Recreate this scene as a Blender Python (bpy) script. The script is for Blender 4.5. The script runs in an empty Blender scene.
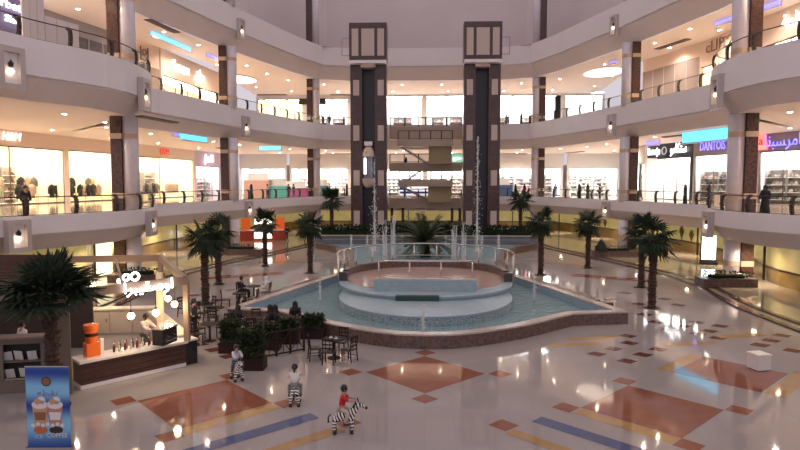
import bpy, bmesh, math, random
from mathutils import Vector, Matrix
random.seed(7)
PI = math.pi
SC = bpy.context.scene
COL = SC.collection
R = math.radians
# ------------------------------------------------------------------ camera facts
F = 610.0; CZ = 6.6; YAW = math.atan(25.5/610); PIT = math.atan(42/610)
_cy, _sy, _cp, _sp = math.cos(YAW), math.sin(YAW), math.cos(PIT), math.sin(PIT)
def ray(x, y):
    u = (x-400)/F; v = (225-y)/F
    fy = _cp+v*_sp; fz = -_sp+v*_cp
    return (u*_cy-fy*_sy, u*_sy+fy*_cy, fz)
def at(x, y, h=0.0):
    r = ray(x, y); t = (h-CZ)/r[2]
    return (r[0]*t, r[1]*t)
# levels
H1, H2, H3 = 4.85, 14.25, 24.25      # tops of the balcony kerbs
F1, F2 = 4.72, 14.1                  # walking floors
C0, C1, C2 = 2.9, 11.1, 20.2         # ceilings of ground, first, second floor

# ------------------------------------------------------------------ materials
_M = {}
def mat(name, col, rough=.5, metal=0., emit=None, es=0., noise=0., nscale=5., bump=0., alpha=1., spec=.5, col2=None, trans=0., coat=0.):
    if name in _M: return _M[name]
    m = bpy.data.materials.new(name); m.use_nodes = True
    nt = m.node_tree; b = nt.nodes['Principled BSDF']
    b.inputs['Base Color'].default_value = (*col, 1)
    b.inputs['Roughness'].default_value = rough
    b.inputs['Metallic'].default_value = metal
    b.inputs['Specular IOR Level'].default_value = spec
    b.inputs['Alpha'].default_value = alpha
    b.inputs['Transmission Weight'].default_value = trans
    b.inputs['Coat Weight'].default_value = coat
    if emit:
        b.inputs['Emission Color'].default_value = (*emit, 1); b.inputs['Emission Strength'].default_value = es
    tc = nt.nodes.new('ShaderNodeTexCoord')
    if noise or col2:
        n = nt.nodes.new('ShaderNodeTexNoise'); n.inputs['Scale'].default_value = nscale; n.inputs['Detail'].default_value = 5
        nt.links.new(tc.outputs['Object'], n.inputs['Vector'])
        r = nt.nodes.new('ShaderNodeValToRGB')
        c2 = col2 or tuple(max(0, c*(1-noise)) for c in col)
        r.color_ramp.elements[0].position = .35; r.color_ramp.elements[1].position = .65
        r.color_ramp.elements[0].color = (*c2, 1); r.color_ramp.elements[1].color = (*col, 1)
        nt.links.new(n.outputs['Fac'], r.inputs['Fac']); nt.links.new(r.outputs['Color'], b.inputs['Base Color'])
    if bump:
        n2 = nt.nodes.new('ShaderNodeTexNoise'); n2.inputs['Scale'].default_value = nscale*2; n2.inputs['Detail'].default_value = 3
        nt.links.new(tc.outputs['Object'], n2.inputs['Vector'])
        bp = nt.nodes.new('ShaderNodeBump'); bp.inputs['Strength'].default_value = bump; bp.inputs['Distance'].default_value = .1
        nt.links.new(n2.outputs['Fac'], bp.inputs['Height']); nt.links.new(bp.outputs['Normal'], b.inputs['Normal'])
    _M[name] = m
    return m
def glow(name, col, s):
    return mat(name, (.8, .8, .8), emit=col, es=s)
def brickmat(name, c1, c2, mortar, scale, bw=.5, bh=.25, rough=.4, msize=.01):
    m = mat(name, c1, rough=rough); nt = m.node_tree; b = nt.nodes['Principled BSDF']
    t = nt.nodes.new('ShaderNodeTexBrick'); tc = nt.nodes.new('ShaderNodeTexCoord')
    t.offset = 0
    t.inputs['Color1'].default_value = (*c1, 1); t.inputs['Color2'].default_value = (*c2, 1); t.inputs['Mortar'].default_value = (*mortar, 1)
    t.inputs['Scale'].default_value = scale; t.inputs['Mortar Size'].default_value = msize
    t.inputs['Brick Width'].default_value = bw; t.inputs['Row Height'].default_value = bh
    nt.links.new(tc.outputs['Object'], t.inputs['Vector']); nt.links.new(t.outputs['Color'], b.inputs['Base Color'])
    return m

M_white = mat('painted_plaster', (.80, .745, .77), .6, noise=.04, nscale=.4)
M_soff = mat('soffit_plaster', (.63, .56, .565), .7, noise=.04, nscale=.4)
M_ceil = mat('ceiling_plaster', (.76, .69, .66), .75)
M_upper = mat('upper_wall_plaster', (.72, .63, .63), .8, noise=.06, nscale=.15)
M_pier = mat('brown_marble', (.105, .05, .04), .16, noise=.5, nscale=6)
M_shaft = mat('pale_marble', (.70, .64, .68), .22, noise=.07, nscale=3)
M_band = mat('tan_stone', (.52, .37, .27), .35)
M_beige = mat('beige_cladding', (.42, .32, .25), .5, noise=.05, nscale=1)
M_tan = mat('tan_core', (.36, .27, .15), .5)
M_frame = mat('taupe_frame', (.50, .43, .42), .5)
M_black = mat('black_paint', (.012, .01, .012), .35)
M_dark = mat('dark_bronze', (.035, .022, .022), .35)
M_post = mat('dark_wood_post', (.03, .016, .014), .3)
M_steel = mat('stainless_steel', (.62, .58, .57), .22, metal=1.)
M_granite = mat('brown_granite', (.17, .105, .09), .3, noise=.5, nscale=7)
M_grtop = mat('pink_granite', (.50, .41, .37), .25, noise=.15, nscale=8)
M_wood = mat('dark_cafe_wood', (.028, .014, .012), .55, spec=.2)
M_woodred = mat('reddish_wood', (.12, .045, .03), .4, noise=.4, nscale=4)
M_trunk = mat('palm_trunk_bark', (.085, .045, .032), .9, noise=.5, nscale=9, bump=.6)
M_frond = mat('palm_leaf', (.040, .060, .034), .7, spec=.2, noise=.5, nscale=4)
M_leaf = mat('hedge_leaf', (.030, .045, .024), .9, spec=.05, noise=.6, nscale=6)
M_lamp = glow('lamp_lens', (1., .86, .66), 38.)
M_shopwhite = mat('shop_white', (.88, .87, .84), .6)
M_cream = mat('shop_cream', (.86, .76, .55), .6)
M_pinkwall = mat('shop_pink', (.75, .58, .62), .6)
M_skin = mat('skin', (.42, .25, .18), .6)
M_hair = mat('black_hair', (.012, .009, .009), .5)
M_robe = mat('black_cloth', (.012, .011, .013), .8)
M_whitecloth = mat('white_cloth', (.72, .68, .66), .8)
M_glass = None
def glassmat():
    m = bpy.data.materials.new('clear_glass'); m.use_nodes = True; nt = m.node_tree
    for n in list(nt.nodes): nt.nodes.remove(n)
    o = nt.nodes.new('ShaderNodeOutputMaterial'); mx = nt.nodes.new('ShaderNodeMixShader')
    t = nt.nodes.new('ShaderNodeBsdfTransparent'); g = nt.nodes.new('ShaderNodeBsdfGlossy'); fr = nt.nodes.new('ShaderNodeFresnel')
    t.inputs[0].default_value = (.93, .95, .94, 1); g.inputs['Roughness'].default_value = .03; fr.inputs['IOR'].default_value = 1.25
    nt.links.new(fr.outputs[0], mx.inputs[0]); nt.links.new(t.outputs[0], mx.inputs[1]); nt.links.new(g.outputs[0], mx.inputs[2]); nt.links.new(mx.outputs[0], o.inputs[0])
    return m
M_glass = glassmat()

# ------------------------------------------------------------------ mesh builder
class MB:
    def __init__(s): s.v = []; s.f = []; s.m = []
    def add(s, vs, fs, mi=0):
        o = len(s.v); s.v += [tuple(v) for v in vs]
        for f in fs: s.f.append([i+o for i in f]); s.m.append(mi)
        return s
    def box(s, c, d, rz=0, mi=0, T=None, taper=1.):
        x, y, z = [k/2 for k in d]
        P = [(-x, -y, -z), (x, -y, -z), (x, y, -z), (-x, y, -z), (-x*taper, -y*taper, z), (x*taper, -y*taper, z), (x*taper, y*taper, z), (-x*taper, y*taper, z)]
        ca, sa = math.cos(rz), math.sin(rz); Q = []
        for p in P:
            if T: q = T @ Vector(p); p = tuple(q)
            Q.append((p[0]*ca-p[1]*sa+c[0], p[0]*sa+p[1]*ca+c[1], p[2]+c[2]))
        return s.add(Q, [(0, 3, 2, 1), (4, 5, 6, 7), (0, 1, 5, 4), (1, 2, 6, 5), (2, 3, 7, 6), (3, 0, 4, 7)], mi)
    def tube(s, pts, r, n=8, mi=0, caps=True, closed=False):
        pts = [Vector(p) for p in pts]; N = len(pts)
        rr = r if isinstance(r, (list, tuple)) else [r]*N
        vs = []; prev = None
        for i, p in enumerate(pts):
            if closed: t = pts[(i+1) % N]-pts[i-1]
            else: t = pts[min(i+1, N-1)]-pts[max(i-1, 0)]
            t.normalize()
            if prev is None:
                a = Vector((0, 0, 1)) if abs(t.z) < .9 else Vector((1, 0, 0))
                u = t.cross(a).normalized()
            else:
                u = (prev-t*prev.dot(t))
                u = u.normalized() if u.length > 1e-6 else t.orthogonal().normalized()
            prev = u; w = t.cross(u)
            for k in range(n):
                a = 2*PI*k/n; vs.append(p+(u*math.cos(a)+w*math.sin(a))*rr[i])
        fs = []
        L = N if closed else N-1
        for i in range(L):
            j = (i+1) % N
            for k in range(n): fs.append((i*n+k, i*n+(k+1) % n, j*n+(k+1) % n, j*n+k))
        if caps and not closed: fs += [tuple(range(n))[::-1], tuple(range((N-1)*n, N*n))]
        return s.add(vs, fs, mi)
    def lathe(s, prof, c=(0, 0, 0), n=20, mi=0, a0=0, a1=2*PI, sx=1, sy=1, caps=True):
        full = abs(a1-a0-2*PI) < 1e-6; k = n if full else n+1; vs = []
        for r, z in prof:
            for i in range(k):
                a = a0+(a1-a0)*i/n
                vs.append((c[0]+r*math.cos(a)*sx, c[1]+r*math.sin(a)*sy, c[2]+z))
        fs = []
        for j in range(len(prof)-1):
            for i in range(n):
                i2 = (i+1) % k
                fs.append((j*k+i, j*k+i2, (j+1)*k+i2, (j+1)*k+i))
        if caps:
            if prof[0][0] > 1e-5: fs.append(tuple(range(k))[::-1])
            if prof[-1][0] > 1e-5: fs.append(tuple(range((len(prof)-1)*k, len(prof)*k)))
        return s.add(vs, fs, mi)
    def ball(s, c, r, n=10, mi=0, sx=1, sy=1, sz=1):
        return s.lathe([(max(1e-4, r*math.sin(PI*j/(n//2+1))), -r*sz*math.cos(PI*j/(n//2+1))) for j in range(n//2+2)], c, n, mi, sx=sx, sy=sy, caps=False)
    def prism(s, poly, z0, z1, mi=0, top=None, side=None):
        n = len(poly)
        vs = [(p[0], p[1], z0) for p in poly]+[(p[0], p[1], z1) for p in poly]
        s.add(vs, [tuple(range(n))[::-1]], mi)
        o = len(s.v)-2*n
        s.f.append([o+n+i for i in range(n)]); s.m.append(mi if top is None else top)
        for i in range(n):
            j = (i+1) % n; s.f.append([o+i, o+j, o+n+j, o+n+i]); s.m.append(mi if side is None else side)
        return s
    def face(s, pts, mi=0): return s.add(pts, [tuple(range(len(pts)))], mi)
    def strip(s, A, B, mi=0, flip=False):
        n = len(A); vs = list(A)+list(B)
        fs = [(i, i+1, n+i+1, n+i) if not flip else (i+1, i, n+i, n+i+1) for i in range(n-1)]
        return s.add(vs, fs, mi)
    def build(s, name, mats, parent=None, smooth=False, loc=None, rz=None):
        me = bpy.data.meshes.new(name); me.from_pydata(s.v, [], s.f); me.update()
        if not isinstance(mats, (list, tuple)): mats = [mats]
        for m in mats: me.materials.append(m)
        for p, mi in zip(me.polygons, s.m):
            p.material_index = mi; p.use_smooth = smooth
        o = bpy.data.objects.new(name, me); COL.objects.link(o)
        if parent: o.parent = parent
        if loc is not None: o.location = loc
        if rz is not None: o.rotation_euler.z = rz
        return o
def recalc(o):
    bm = bmesh.new(); bm.from_mesh(o.data); bmesh.ops.recalc_face_normals(bm, faces=bm.faces); bm.to_mesh(o.data); bm.free(); return o
def tag(o, label, cat, group=None, kind=None):
    if label: o['label'] = label
    if cat: o['category'] = cat
    if group: o['group'] = group
    if kind: o['kind'] = kind
    return o
def empty(name, loc=(0, 0, 0), rz=0, label=None, cat=None, group=None):
    o = bpy.data.objects.new(name, None); COL.objects.link(o); o.location = loc; o.rotation_euler = (0, 0, rz); o.empty_display_size = .2
    return tag(o, label, cat, group)
def struct(o): o['kind'] = 'structure'; return o
def dup(o, loc=None, rz=None, label=None, group=None, parent=None, scale=None):
    c = o.copy(); COL.objects.link(c)
    if parent: c.parent = parent
    for ch in list(o.children): dup(ch, parent=c)
    if loc is not None: c.location = loc
    if rz is not None: c.rotation_euler = (0, 0, rz)
    if label: c['label'] = label
    if group: c['group'] = group
    if scale is not None: c.scale = (scale,)*3
    return c
def text_obj(txt, size, m, parent, loc, rz=0, ext=.04, shear=0, name='lettering', width=None):
    cu = bpy.data.curves.new('t', 'FONT'); cu.body = txt; cu.size = size; cu.extrude = ext; cu.shear = shear
    cu.align_x = 'CENTER'; cu.align_y = 'CENTER'; cu.resolution_u = 2
    t = bpy.data.objects.new('t', cu); COL.objects.link(t)
    bpy.context.view_layer.update()
    me = bpy.data.meshes.new_from_object(t.evaluated_get(bpy.context.evaluated_depsgraph_get()))
    COL.objects.unlink(t); bpy.data.objects.remove(t)
    me.materials.clear(); me.materials.append(m)
    if width and len(me.vertices):
        xs = [v.co.x for v in me.vertices]; k = width/(max(xs)-min(xs))
        for v in me.vertices: v.co.x *= k
    o = bpy.data.objects.new(name, me); COL.objects.link(o); o.parent = parent; o.location = loc; o.rotation_euler = (PI/2, 0, rz)
    return o

# ------------------------------------------------------------------ plan curves
HE = [(22.0, 14), (21.8, 22), (21.6, 27), (21.4, 30.2), (20.7, 32.4), (19.7, 34.4), (19.0, 36.2), (18.75, 38), (18.8, 39.8), (19.0, 41.6), (19.5, 43.2), (20.7, 44.2), (22.3, 44.8),
      (22.25, 47), (21.9, 50), (21.1, 53.5), (20.1, 58), (18.9, 63), (17.3, 68.5), (15.5, 74.5), (13.35, 80), (9.8, 81.2), (5, 81.3), (0, 81.4)]
def mirror(h): return [(-x, y) for x, y in h]+[(x, y) for x, y in h[::-1] if x > 0]
EDGE = mirror(HE)
def resample(P, n):
    L = [0]
    for a, b in zip(P, P[1:]): L.append(L[-1]+math.dist(a, b))
    out = []; j = 0
    for i in range(n):
        t = L[-1]*i/(n-1)
        while j < len(L)-2 and L[j+1] < t: j += 1
        k = (t-L[j])/(L[j+1]-L[j]); out.append((P[j][0]+(P[j+1][0]-P[j][0])*k, P[j][1]+(P[j+1][1]-P[j][1])*k))
    return out
def offset(P, d):      # d>0: away from the atrium (left of travel)
    out = []
    for i, p in enumerate(P):
        a = P[max(i-1, 0)]; b = P[min(i+1, len(P)-1)]
        tx, ty = b[0]-a[0], b[1]-a[1]; l = math.hypot(tx, ty)
        out.append((p[0]-ty/l*d, p[1]+tx/l*d))
    return out
def hit(P, px):
    """ground-plan point where the sight line of picture column px meets the polyline"""
    r = ray(px, 225); s = r[0]/r[1]
    best = None
    for a, b in zip(P, P[1:]):
        fa, fb = a[0]-s*a[1], b[0]-s*b[1]
        if fa*fb <= 0 and fa != fb:
            k = fa/(fa-fb); q = (a[0]+(b[0]-a[0])*k, a[1]+(b[1]-a[1])*k)
            if q[1] > 5 and (best is None or q[1] < best[1]): best = q
    return best
W1 = [(-36.6, 14), (-36.2, 36), (-35.8, 46), (-34.8, 56), (-33.2, 70), (-32.0, 84), (-30, 95), (29.5, 95), (25.7, 73), (28.7, 66), (32.7, 53), (34.5, 45), (35, 36), (35.4, 14)]
W2 = [(-31.5, 14), (-31, 36), (-30.3, 46), (-27.7, 58), (-24.6, 69), (-26.5, 95), (26, 95), (24.2, 70), (26.7, 61.5), (27.6, 54), (28.4, 46), (29.3, 36), (29.8, 14)]
GWH = [(22.6, 14), (22.3, 30), (22.2, 40), (24.2, 46), (24.7, 56), (23.6, 66), (21.5, 76), (18.0, 87), (0, 88)]
W0 = mirror(GWH)
W3 = [(-x, y) for x, y in [(30, 14), (29.5, 46), (26.5, 62), (22, 78), (16, 90), (0, 90)]]; W3 = W3+[(-x, y) for x, y in W3[::-1][1:]]

def zline(P, z): return [(x, y, z) for x, y in P]
E = EDGE
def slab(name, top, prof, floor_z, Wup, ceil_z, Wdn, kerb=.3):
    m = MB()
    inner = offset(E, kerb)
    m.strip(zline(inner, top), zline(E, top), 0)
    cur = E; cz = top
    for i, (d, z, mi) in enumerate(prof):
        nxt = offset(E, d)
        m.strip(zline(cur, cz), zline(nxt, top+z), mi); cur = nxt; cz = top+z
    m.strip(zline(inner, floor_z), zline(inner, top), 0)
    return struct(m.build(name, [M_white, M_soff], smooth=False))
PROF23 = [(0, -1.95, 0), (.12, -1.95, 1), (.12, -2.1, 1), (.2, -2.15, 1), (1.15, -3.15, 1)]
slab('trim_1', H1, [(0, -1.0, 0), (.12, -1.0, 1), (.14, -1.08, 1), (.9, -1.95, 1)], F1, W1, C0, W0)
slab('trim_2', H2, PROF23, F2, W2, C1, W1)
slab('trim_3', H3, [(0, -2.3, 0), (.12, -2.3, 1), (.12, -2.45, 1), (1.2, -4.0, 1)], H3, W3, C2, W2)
N = 90
def plate(name, A, B, z, m, flip, thick=.0):
    A = resample(A, N); B = resample(B, N); b = MB(); b.strip(zline(A, z), zline(B, z), 0, flip)
    return struct(b.build(name, m))
M_floor1 = mat('gallery_floor_tile', (.45, .34, .27), .08, noise=.12, nscale=.8)
plate('floor_gallery_one', offset(E, .3), W1, F1, M_floor1, False)
plate('floor_gallery_two', offset(E, .3), W2, F2, M_floor1, False)
plate('floor_gallery_three', offset(E, .0), W3, H3-.02, M_floor1, False)
plate('ceiling_ground', offset(E, .9), offset(W0, .0), C0, mat('ground_ceiling', (.62, .5, .36), .7), True)
plate('ceiling_gallery_one', offset(E, 1.15), W1, C1, M_ceil, True)
plate('ceiling_gallery_two', offset(E, 1.2), W2, C2, M_ceil, True)
# upper wall above the third balcony, broad lightweight panels with pilasters
b = MB(); A = resample(W3, 60); b.strip(zline(A, H3-.1), zline(A, 44), 0, True); struct(b.build('wall_upper', M_upper))

# ------------------------------------------------------------------ ground floor with inlaid marble
M_fl = brickmat('polished_marble_floor', (.365, .32, .30), (.35, .305, .29), (.31, .27, .25), 1.0, .8, .8, .05, .006)
M_red = mat('terracotta_marble', (.28, .105, .065), .05, noise=.15, nscale=2)
M_yel = mat('yellow_marble', (.44, .27, .12), .05, noise=.15, nscale=2)
M_blu = mat('blue_marble', (.11, .13, .23), .05, noise=.15, nscale=2)
M_dred = mat('red_brown_marble', (.17, .055, .042), .06, noise=.2, nscale=2)
fb = MB()
fb.face([(-45, -15, 0), (45, -15, 0), (45, 100, 0), (-45, 100, 0)])
ZI = .004
def dia(x, y, r, mi, z=ZI, ry=None):
    ry = ry or r
    fb.face([(x-r, y, z), (x, y-ry, z), (x+r, y, z), (x, y+ry, z)], mi)
def bar(x, y, dx, dy, w, mi, z=ZI+.002):
    l = math.hypot(dx, dy); nx, ny = -dy/l*w, dx/l*w
    P = [(x, y, z), (x+dx, y+dy, z), (x+dx+nx, y+dy+ny, z), (x+nx, y+ny, z)]
    a = sum(P[i][0]*P[(i+1) % 4][1]-P[(i+1) % 4][0]*P[i][1] for i in range(4))
    fb.face(P if a > 0 else P[::-1], mi)
BIG = 2.07; SM = .42
dia(0, 20.85, BIG, 1)
for q in ((0, 23.4), (0, 18.3), (-2.6, 20.85), (2.6, 20.85)): dia(*q, SM, 1)
for s in (-1, 1):
    dia(s*6.65, 17.75, BIG, 1)
    for q in ((6.65, 20.25), (4.15, 17.75), (9.15, 17.75), (6.65, 15.25)): dia(s*q[0], q[1], SM, 1)
    dia(s*10.6, 21.3, 2.0, 1)
    dia(s*2.15, 16.35, SM, 1)
    bar(s*4.62, 17.68, s*1.98, -1.98, -.52*s, 2)
    bar(s*3.3, 17.0, s*3.4, -3.2, -.5*s, 3)
    bar(s*2.4, 16.1, s*3.4, -3.3, -.42*s, 2)
    bar(s*8.55, 21.35, s*2.0, 2.0, .45*s, 2)
    bar(s*10.65, 19.25, s*2.4, 2.4, -.6*s, 2)
    if s > 0: bar(s*9.9, 15.6, s*3, 3, -.6*s, 2)
    for px, py, r in [(629.5, 343, .36), (613.5, 348.7, .36), (596.5, 354, .36), (643, 354.7, .36), (627, 361, .36), (658, 349.5, .36), (698, 334, .36), (760, 345, .38), (771, 340.5, .38), (782, 335.5, .38), (793, 350.6, .38),
                      (697, 322, .38), (683, 326, .38), (669, 330, .38), (709, 331, .38), (720, 326, .38), (678, 305, .4), (664, 299, .4), (645, 314.5, .4), (656, 322, .4), (628, 336, .36), (718, 338, .36), (610, 300, .45), (625, 293, .45), (640, 304, .45)]:
        x, y = at(px, py)
        if s < 0 and (x > 9.5 and y < 30): continue
        dia(s*x, y, r*1.15, 4, ry=r)
    for px, py, w in [(594, 339.6, .5), (742, 337, .6), (575, 346, .5), (690, 345, .5)]:
        x, y = at(px, py); bar(s*(x-1), y-.3, s*2.2, .5, w*s, 2 if py > 300 else 1)
# long reddish bands beside the pool
for s in (-1, 1):
    bar(s*10.2, 43.5, s*4.6, -2.6, 1.3*s, 1)
    bar(s*9.2, 50.5, s*4.2, -1.4, 1.2*s, 2)
struct(fb.build('floor', [M_fl, M_red, M_yel, M_blu, M_dred]))
# the raised side walkways with a two-strip border
BOR = mirror([(16.6, 14), (16.7, 24), (16.5, 28), (16.4, 32), (16.8, 36), (17.3, 39), (17.2, 41), (17.0, 44), (15.9, 49), (14.4, 54), (12.4, 61), (11.6, 66), (11.4, 88)])
half = len(BOR)//2
for side, P, W in (('left', BOR[:13], W0[:8]), ('right', BOR[-13:], W0[-8:])):
    m = MB(); A = resample(P, 60); D = 1
    for d0, d1, z, mi in ((0, .35, .08, 1), (.35, .7, .082, 0), (.7, 1.0, .16, 1)):
        a, c = offset(A, d0), offset(A, d1)
        zp = 0 if d0 == 0 else (.08 if d0 < .5 else .082)
        m.strip(zline(a, zp), zline(a, z), mi, True); m.strip(zline(a, z), zline(c, z), mi)
    a = offset(A, 1.0); m.strip(zline(a, .16), zline(resample(W, 60), .16), 0)
    struct(m.build('floor_'+side, [mat('walkway_marble', (.42, .34, .24), .06, noise=.08, nscale=1), mat('border_brown', (.10, .055, .045), .12)]))

# ------------------------------------------------------------------ ground floor walls: tinted back-lit glazing
M_yg = mat('yellow_lit_glazing', (.40, .33, .15), .12, emit=(.55, .43, .16), es=.24, noise=.25, nscale=.7)
M_ygd = mat('ochre_lower_glazing', (.24, .15, .05), .15, emit=(.4, .25, .07), es=.05, noise=.3, nscale=.8)
A = resample(W0, 75); cnt = 0
m = MB(); m2 = MB()
m.strip(zline(A, .16), zline(A, 1.15), 1, True); m.strip(zline(A, 1.15), zline(A, C0), 0, True)
struct(m.build('wall_ground', [M_yg, M_ygd]))
for i in range(0, 75, 3):
    m2.box((A[i][0]*.995, A[i][1]-.02, 1.55), (.12, .12, 2.75))
m2.strip(zline(offset(A, -.06), 1.1), zline(offset(A, -.06), 1.2), 0, True)
struct(m2.build('trim_ground_mullions', M_dark))

# ------------------------------------------------------------------ columns
def column(x, y, z0, z1, sgn, label, bands=True, sc=1.):
    """square brown pier with a half-round pale shaft on its atrium side"""
    rt = empty('column', (x, y, z0), 0, label, 'column', 'columns carrying the galleries')
    h = z1-z0
    MB().box((sgn*.40, -.05, h/2), (.76, 1.25, h)).build('pier', M_pier, rt)
    MB().lathe([(.51, 0), (.51, h)], (-sgn*.32, -.1, 0), 24).build('shaft', M_shaft, rt, smooth=True)
    MB().box((-sgn*.02, .2, h/2), (1.3, .4, h)).build('backing', M_shaft, rt)
    if bands:
        zs = [h*.16, h*.79] if h > 4 else [h*.42]
        for k, zz in enumerate(zs):
            b = MB(); b.box((sgn*.40, -.05, zz), (.80, 1.29, .36)); b.lathe([(.535, zz-.17), (.535, zz+.17)], (-sgn*.32, -.1, 0), 24, 0)
            b.build('stone_band', M_band, rt)
    return rt
cols = [(20.45, 41.2, 20.65), (19.8, 61.4, 19.95), (14.8, 80.9, 14.65)]
names = ['nearest', 'middle', 'far corner']
for lev, (z0, z1) in enumerate(((.16, C0+.02), (F1, C1), (F2, C2), (H3, H3+9))):
    for i, (xl, y, xr) in enumerate(cols):
        for sgn, x in ((-1, xl), (1, xr)):
            lv = ['on the ground floor', 'on the first gallery', 'on the second gallery', 'above the top parapet'][lev]
            sd = 'left' if sgn < 0 else 'right'
            if lev == 3 and i == 0: continue
            column(sgn*x, y, z0, z1, sgn, 'two tone marble column %s, %s one on the %s side' % (lv, names[i], sd), bands=lev < 3)

# ------------------------------------------------------------------ balcony lamps (sconces)
def sconce(px, top, zt, h, w, label, doff=-.32):
    p = hit(offset(E, 0), px)
    # local tangent
    k = min(range(len(E)-1), key=lambda i: math.dist(((E[i][0]+E[i+1][0])/2, (E[i][1]+E[i+1][1])/2), p))
    a, c = E[k], E[k+1]; rz = math.atan2(c[1]-a[1], c[0]-a[0])
    rt = empty('wall_lantern', (p[0], p[1], zt-h), rz, label, 'wall light', 'framed lanterns on the gallery parapets')
    b = MB(); t = .2*w
    for sx in (-1, 1): b.box((sx*(w-t)/2, -.18, h/2), (t, .36, h))
    b.box((0, -.18, t/2), (w-2*t, .36, t)); b.box((0, -.18, h-t/2), (w-2*t, .36, t))
    b.build('frame', M_frame, rt)
    MB().box((0, -.1, h/2), (w-2*t, .06, h-2*t)).build('niche_panel', M_white, rt)
    MB().lathe([(.03, h*.5), (.11, h*.52), (.13, h*.62), (.05, h*.66), (.02, h*.7)], (0, -.24, 0), 10).build('lamp_cap', M_black, rt)
    MB().ball((0, -.24, h*.42), .13, 10).build('lamp_globe', glow('lantern_glow', (1, .78, .5), 5.), rt, smooth=True)
    return rt
for px, side in ((14.5, 'left'), (145.5, 'left'), (246, 'left'), (610.5, 'right'), (715, 'right')):
    w = {14.5: 1.45, 145.5: 1.5, 246: 1.2, 610.5: 1.25, 715: 1.5}[px]
    n_ = {14.5: 'nearest', 145.5: 'second', 246: 'third', 610.5: 'by the middle column', 715: 'beside the near column'}[px]
    sconce(px, 0, H2-.75, 2.15, w, 'framed lantern on the second gallery parapet, %s, %s side' % (n_, side))
for px, side in ((15, 'left'), (149, 'left'), (248, 'left'), (607, 'right'), (710.5, 'right')):
    n_ = {15: 'nearest', 149: 'second', 248: 'third', 607: 'by the middle column', 710.5: 'beside the near column'}[px]
    sconce(px, 0, H1-.15, 1.7, {15: 1.3, 149: 1.4, 248: 1.1, 607: 1.1, 710.5: 1.4}[px], 'framed lantern on the first gallery parapet, %s, %s side' % (n_, side))
for px, side in ((243, 'left'), (611, 'right')):
    sconce(px, 0, H3-1.0, 2.1, 1.08, 'framed lantern on the top parapet, %s side, high above the hall' % side)

# ------------------------------------------------------------------ railings
def post_mesh():
    b = MB()
    pts = [(0, .02, 0), (0, -.05, .3), (0, -.07, .6), (0, -.03, .9), (0, .06, 1.02), (0, .2, 1.04)]
    for i in range(len(pts)-1):
        a, c = Vector(pts[i]), Vector(pts[i+1])
        w = .09; d = Vector((0, c.z-a.z, -(c.y-a.y))).normalized()*.075
        vs = []
        for q in (a, c):
            for sx, sd in ((-1, -1), (1, -1), (1, 1), (-1, 1)): vs.append((sx*w, q.y+sd*d.y, q.z+sd*d.z))
        b.add(vs, [(0, 1, 5, 4), (1, 2, 6, 5), (2, 3, 7, 6), (3, 0, 4, 7), (0, 3, 2, 1), (4, 5, 6, 7)])
    return b
_pm = None
def railing(P, z, label, spacing=2.7):
    global _pm
    Q = offset(P, .16); L = sum(math.dist(a, c) for a, c in zip(Q, Q[1:])); n = max(2, int(L/spacing)+1)
    S = resample(Q, n); o = S[0]
    rt = empty('balcony_railing', (o[0], o[1], z), 0, label, 'railing', 'glass railings along the galleries')
    for i, p in enumerate(S):
        a = S[max(0, i-1)]; c = S[min(n-1, i+1)]
        if _pm is None: ob = post_mesh().build('post', M_post, rt); _pm = ob.data
        else: ob = bpy.data.objects.new('post', _pm); COL.objects.link(ob); ob.parent = rt
        ob.location = (p[0]-o[0], p[1]-o[1], 0); ob.rotation_euler.z = math.atan2(c[1]-a[1], c[0]-a[0])
    D = resample(Q, n*3)
    MB().tube([(x-o[0], y-o[1], 1.03) for x, y in offset(D, .0)], .035, 6).build('handrail', M_post, rt)
    MB().tube([(x-o[0], y-o[1], .06) for x, y in D], .025, 5).build('bottom_rail', M_post, rt)
    g = MB(); g.strip([(x-o[0], y-o[1], .1) for x, y in D], [(x-o[0], y-o[1], .95) for x, y in D])
    g.build('glass_panel', M_glass, rt)
SEG = [(0, 8, 'round the near left bulge'), (8, 12, 'behind the left bulge'), (12, 20, 'along the left gallery to the far corner'), (20, 23, 'left half of the far end'),
       (23, 26, 'right half of the far end'), (26, 34, 'along the right gallery from the far corner'), (34, 38, 'behind the right bulge'), (38, 46, 'round the near right bulge')]
for a, c, t in SEG:
    railing(E[a:c+1], H1-.03, 'dark posted first gallery railing, '+t)
    railing(E[a:c+1], H2-.03, 'dark posted second gallery railing, '+t)

# ------------------------------------------------------------------ downlights, vents, coves
dl = None
def downlight(x, y, z, label, group, e=60, r=.11, spot=True, col=(1, .84, .68)):
    global dl
    if dl is None:
        dl = empty('ceiling_downlight', (x, y, z), 0, label, 'ceiling light', group)
        b = MB(); b.lathe([(.13, -.03), (.2, -.03), (.2, 0)], n=14, caps=False); b.build('trim_ring', M_white, dl)
        MB().lathe([(.0001, -.035), (.14, -.035), (.14, -.01)], n=14, caps=False).build('lens', M_lamp, dl)
        d = dl
    else: d = dup(dl, (x, y, z), 0, label, group)
    if spot:
        l = bpy.data.lights.new('downlight_spot', 'SPOT'); l.energy = e; l.color = col; l.spot_size = R(150); l.spot_blend = .9; l.shadow_soft_size = .12
        lo = bpy.data.objects.new('lamp', l); COL.objects.link(lo); lo.parent = d; lo.location = (0, 0, -.08)
def row(Pin, Wl, f, n, z, label, group, e, r0=.05, r1=.95, **k):
    a, c = resample(Pin, 200), resample(Wl, 200)
    for i in range(n):
        t = int((r0+(r1-r0)*i/(n-1))*199); p = a[t]; q = c[t]
        downlight(p[0]+(q[0]-p[0])*f, p[1]+(q[1]-p[1])*f, z, label, group, e, **k)
row(offset(E, 1.2), W1, .22, 30, C1, 'small round downlight in the front row of the first gallery ceiling', 'front downlights, first gallery ceiling', 420)
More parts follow.
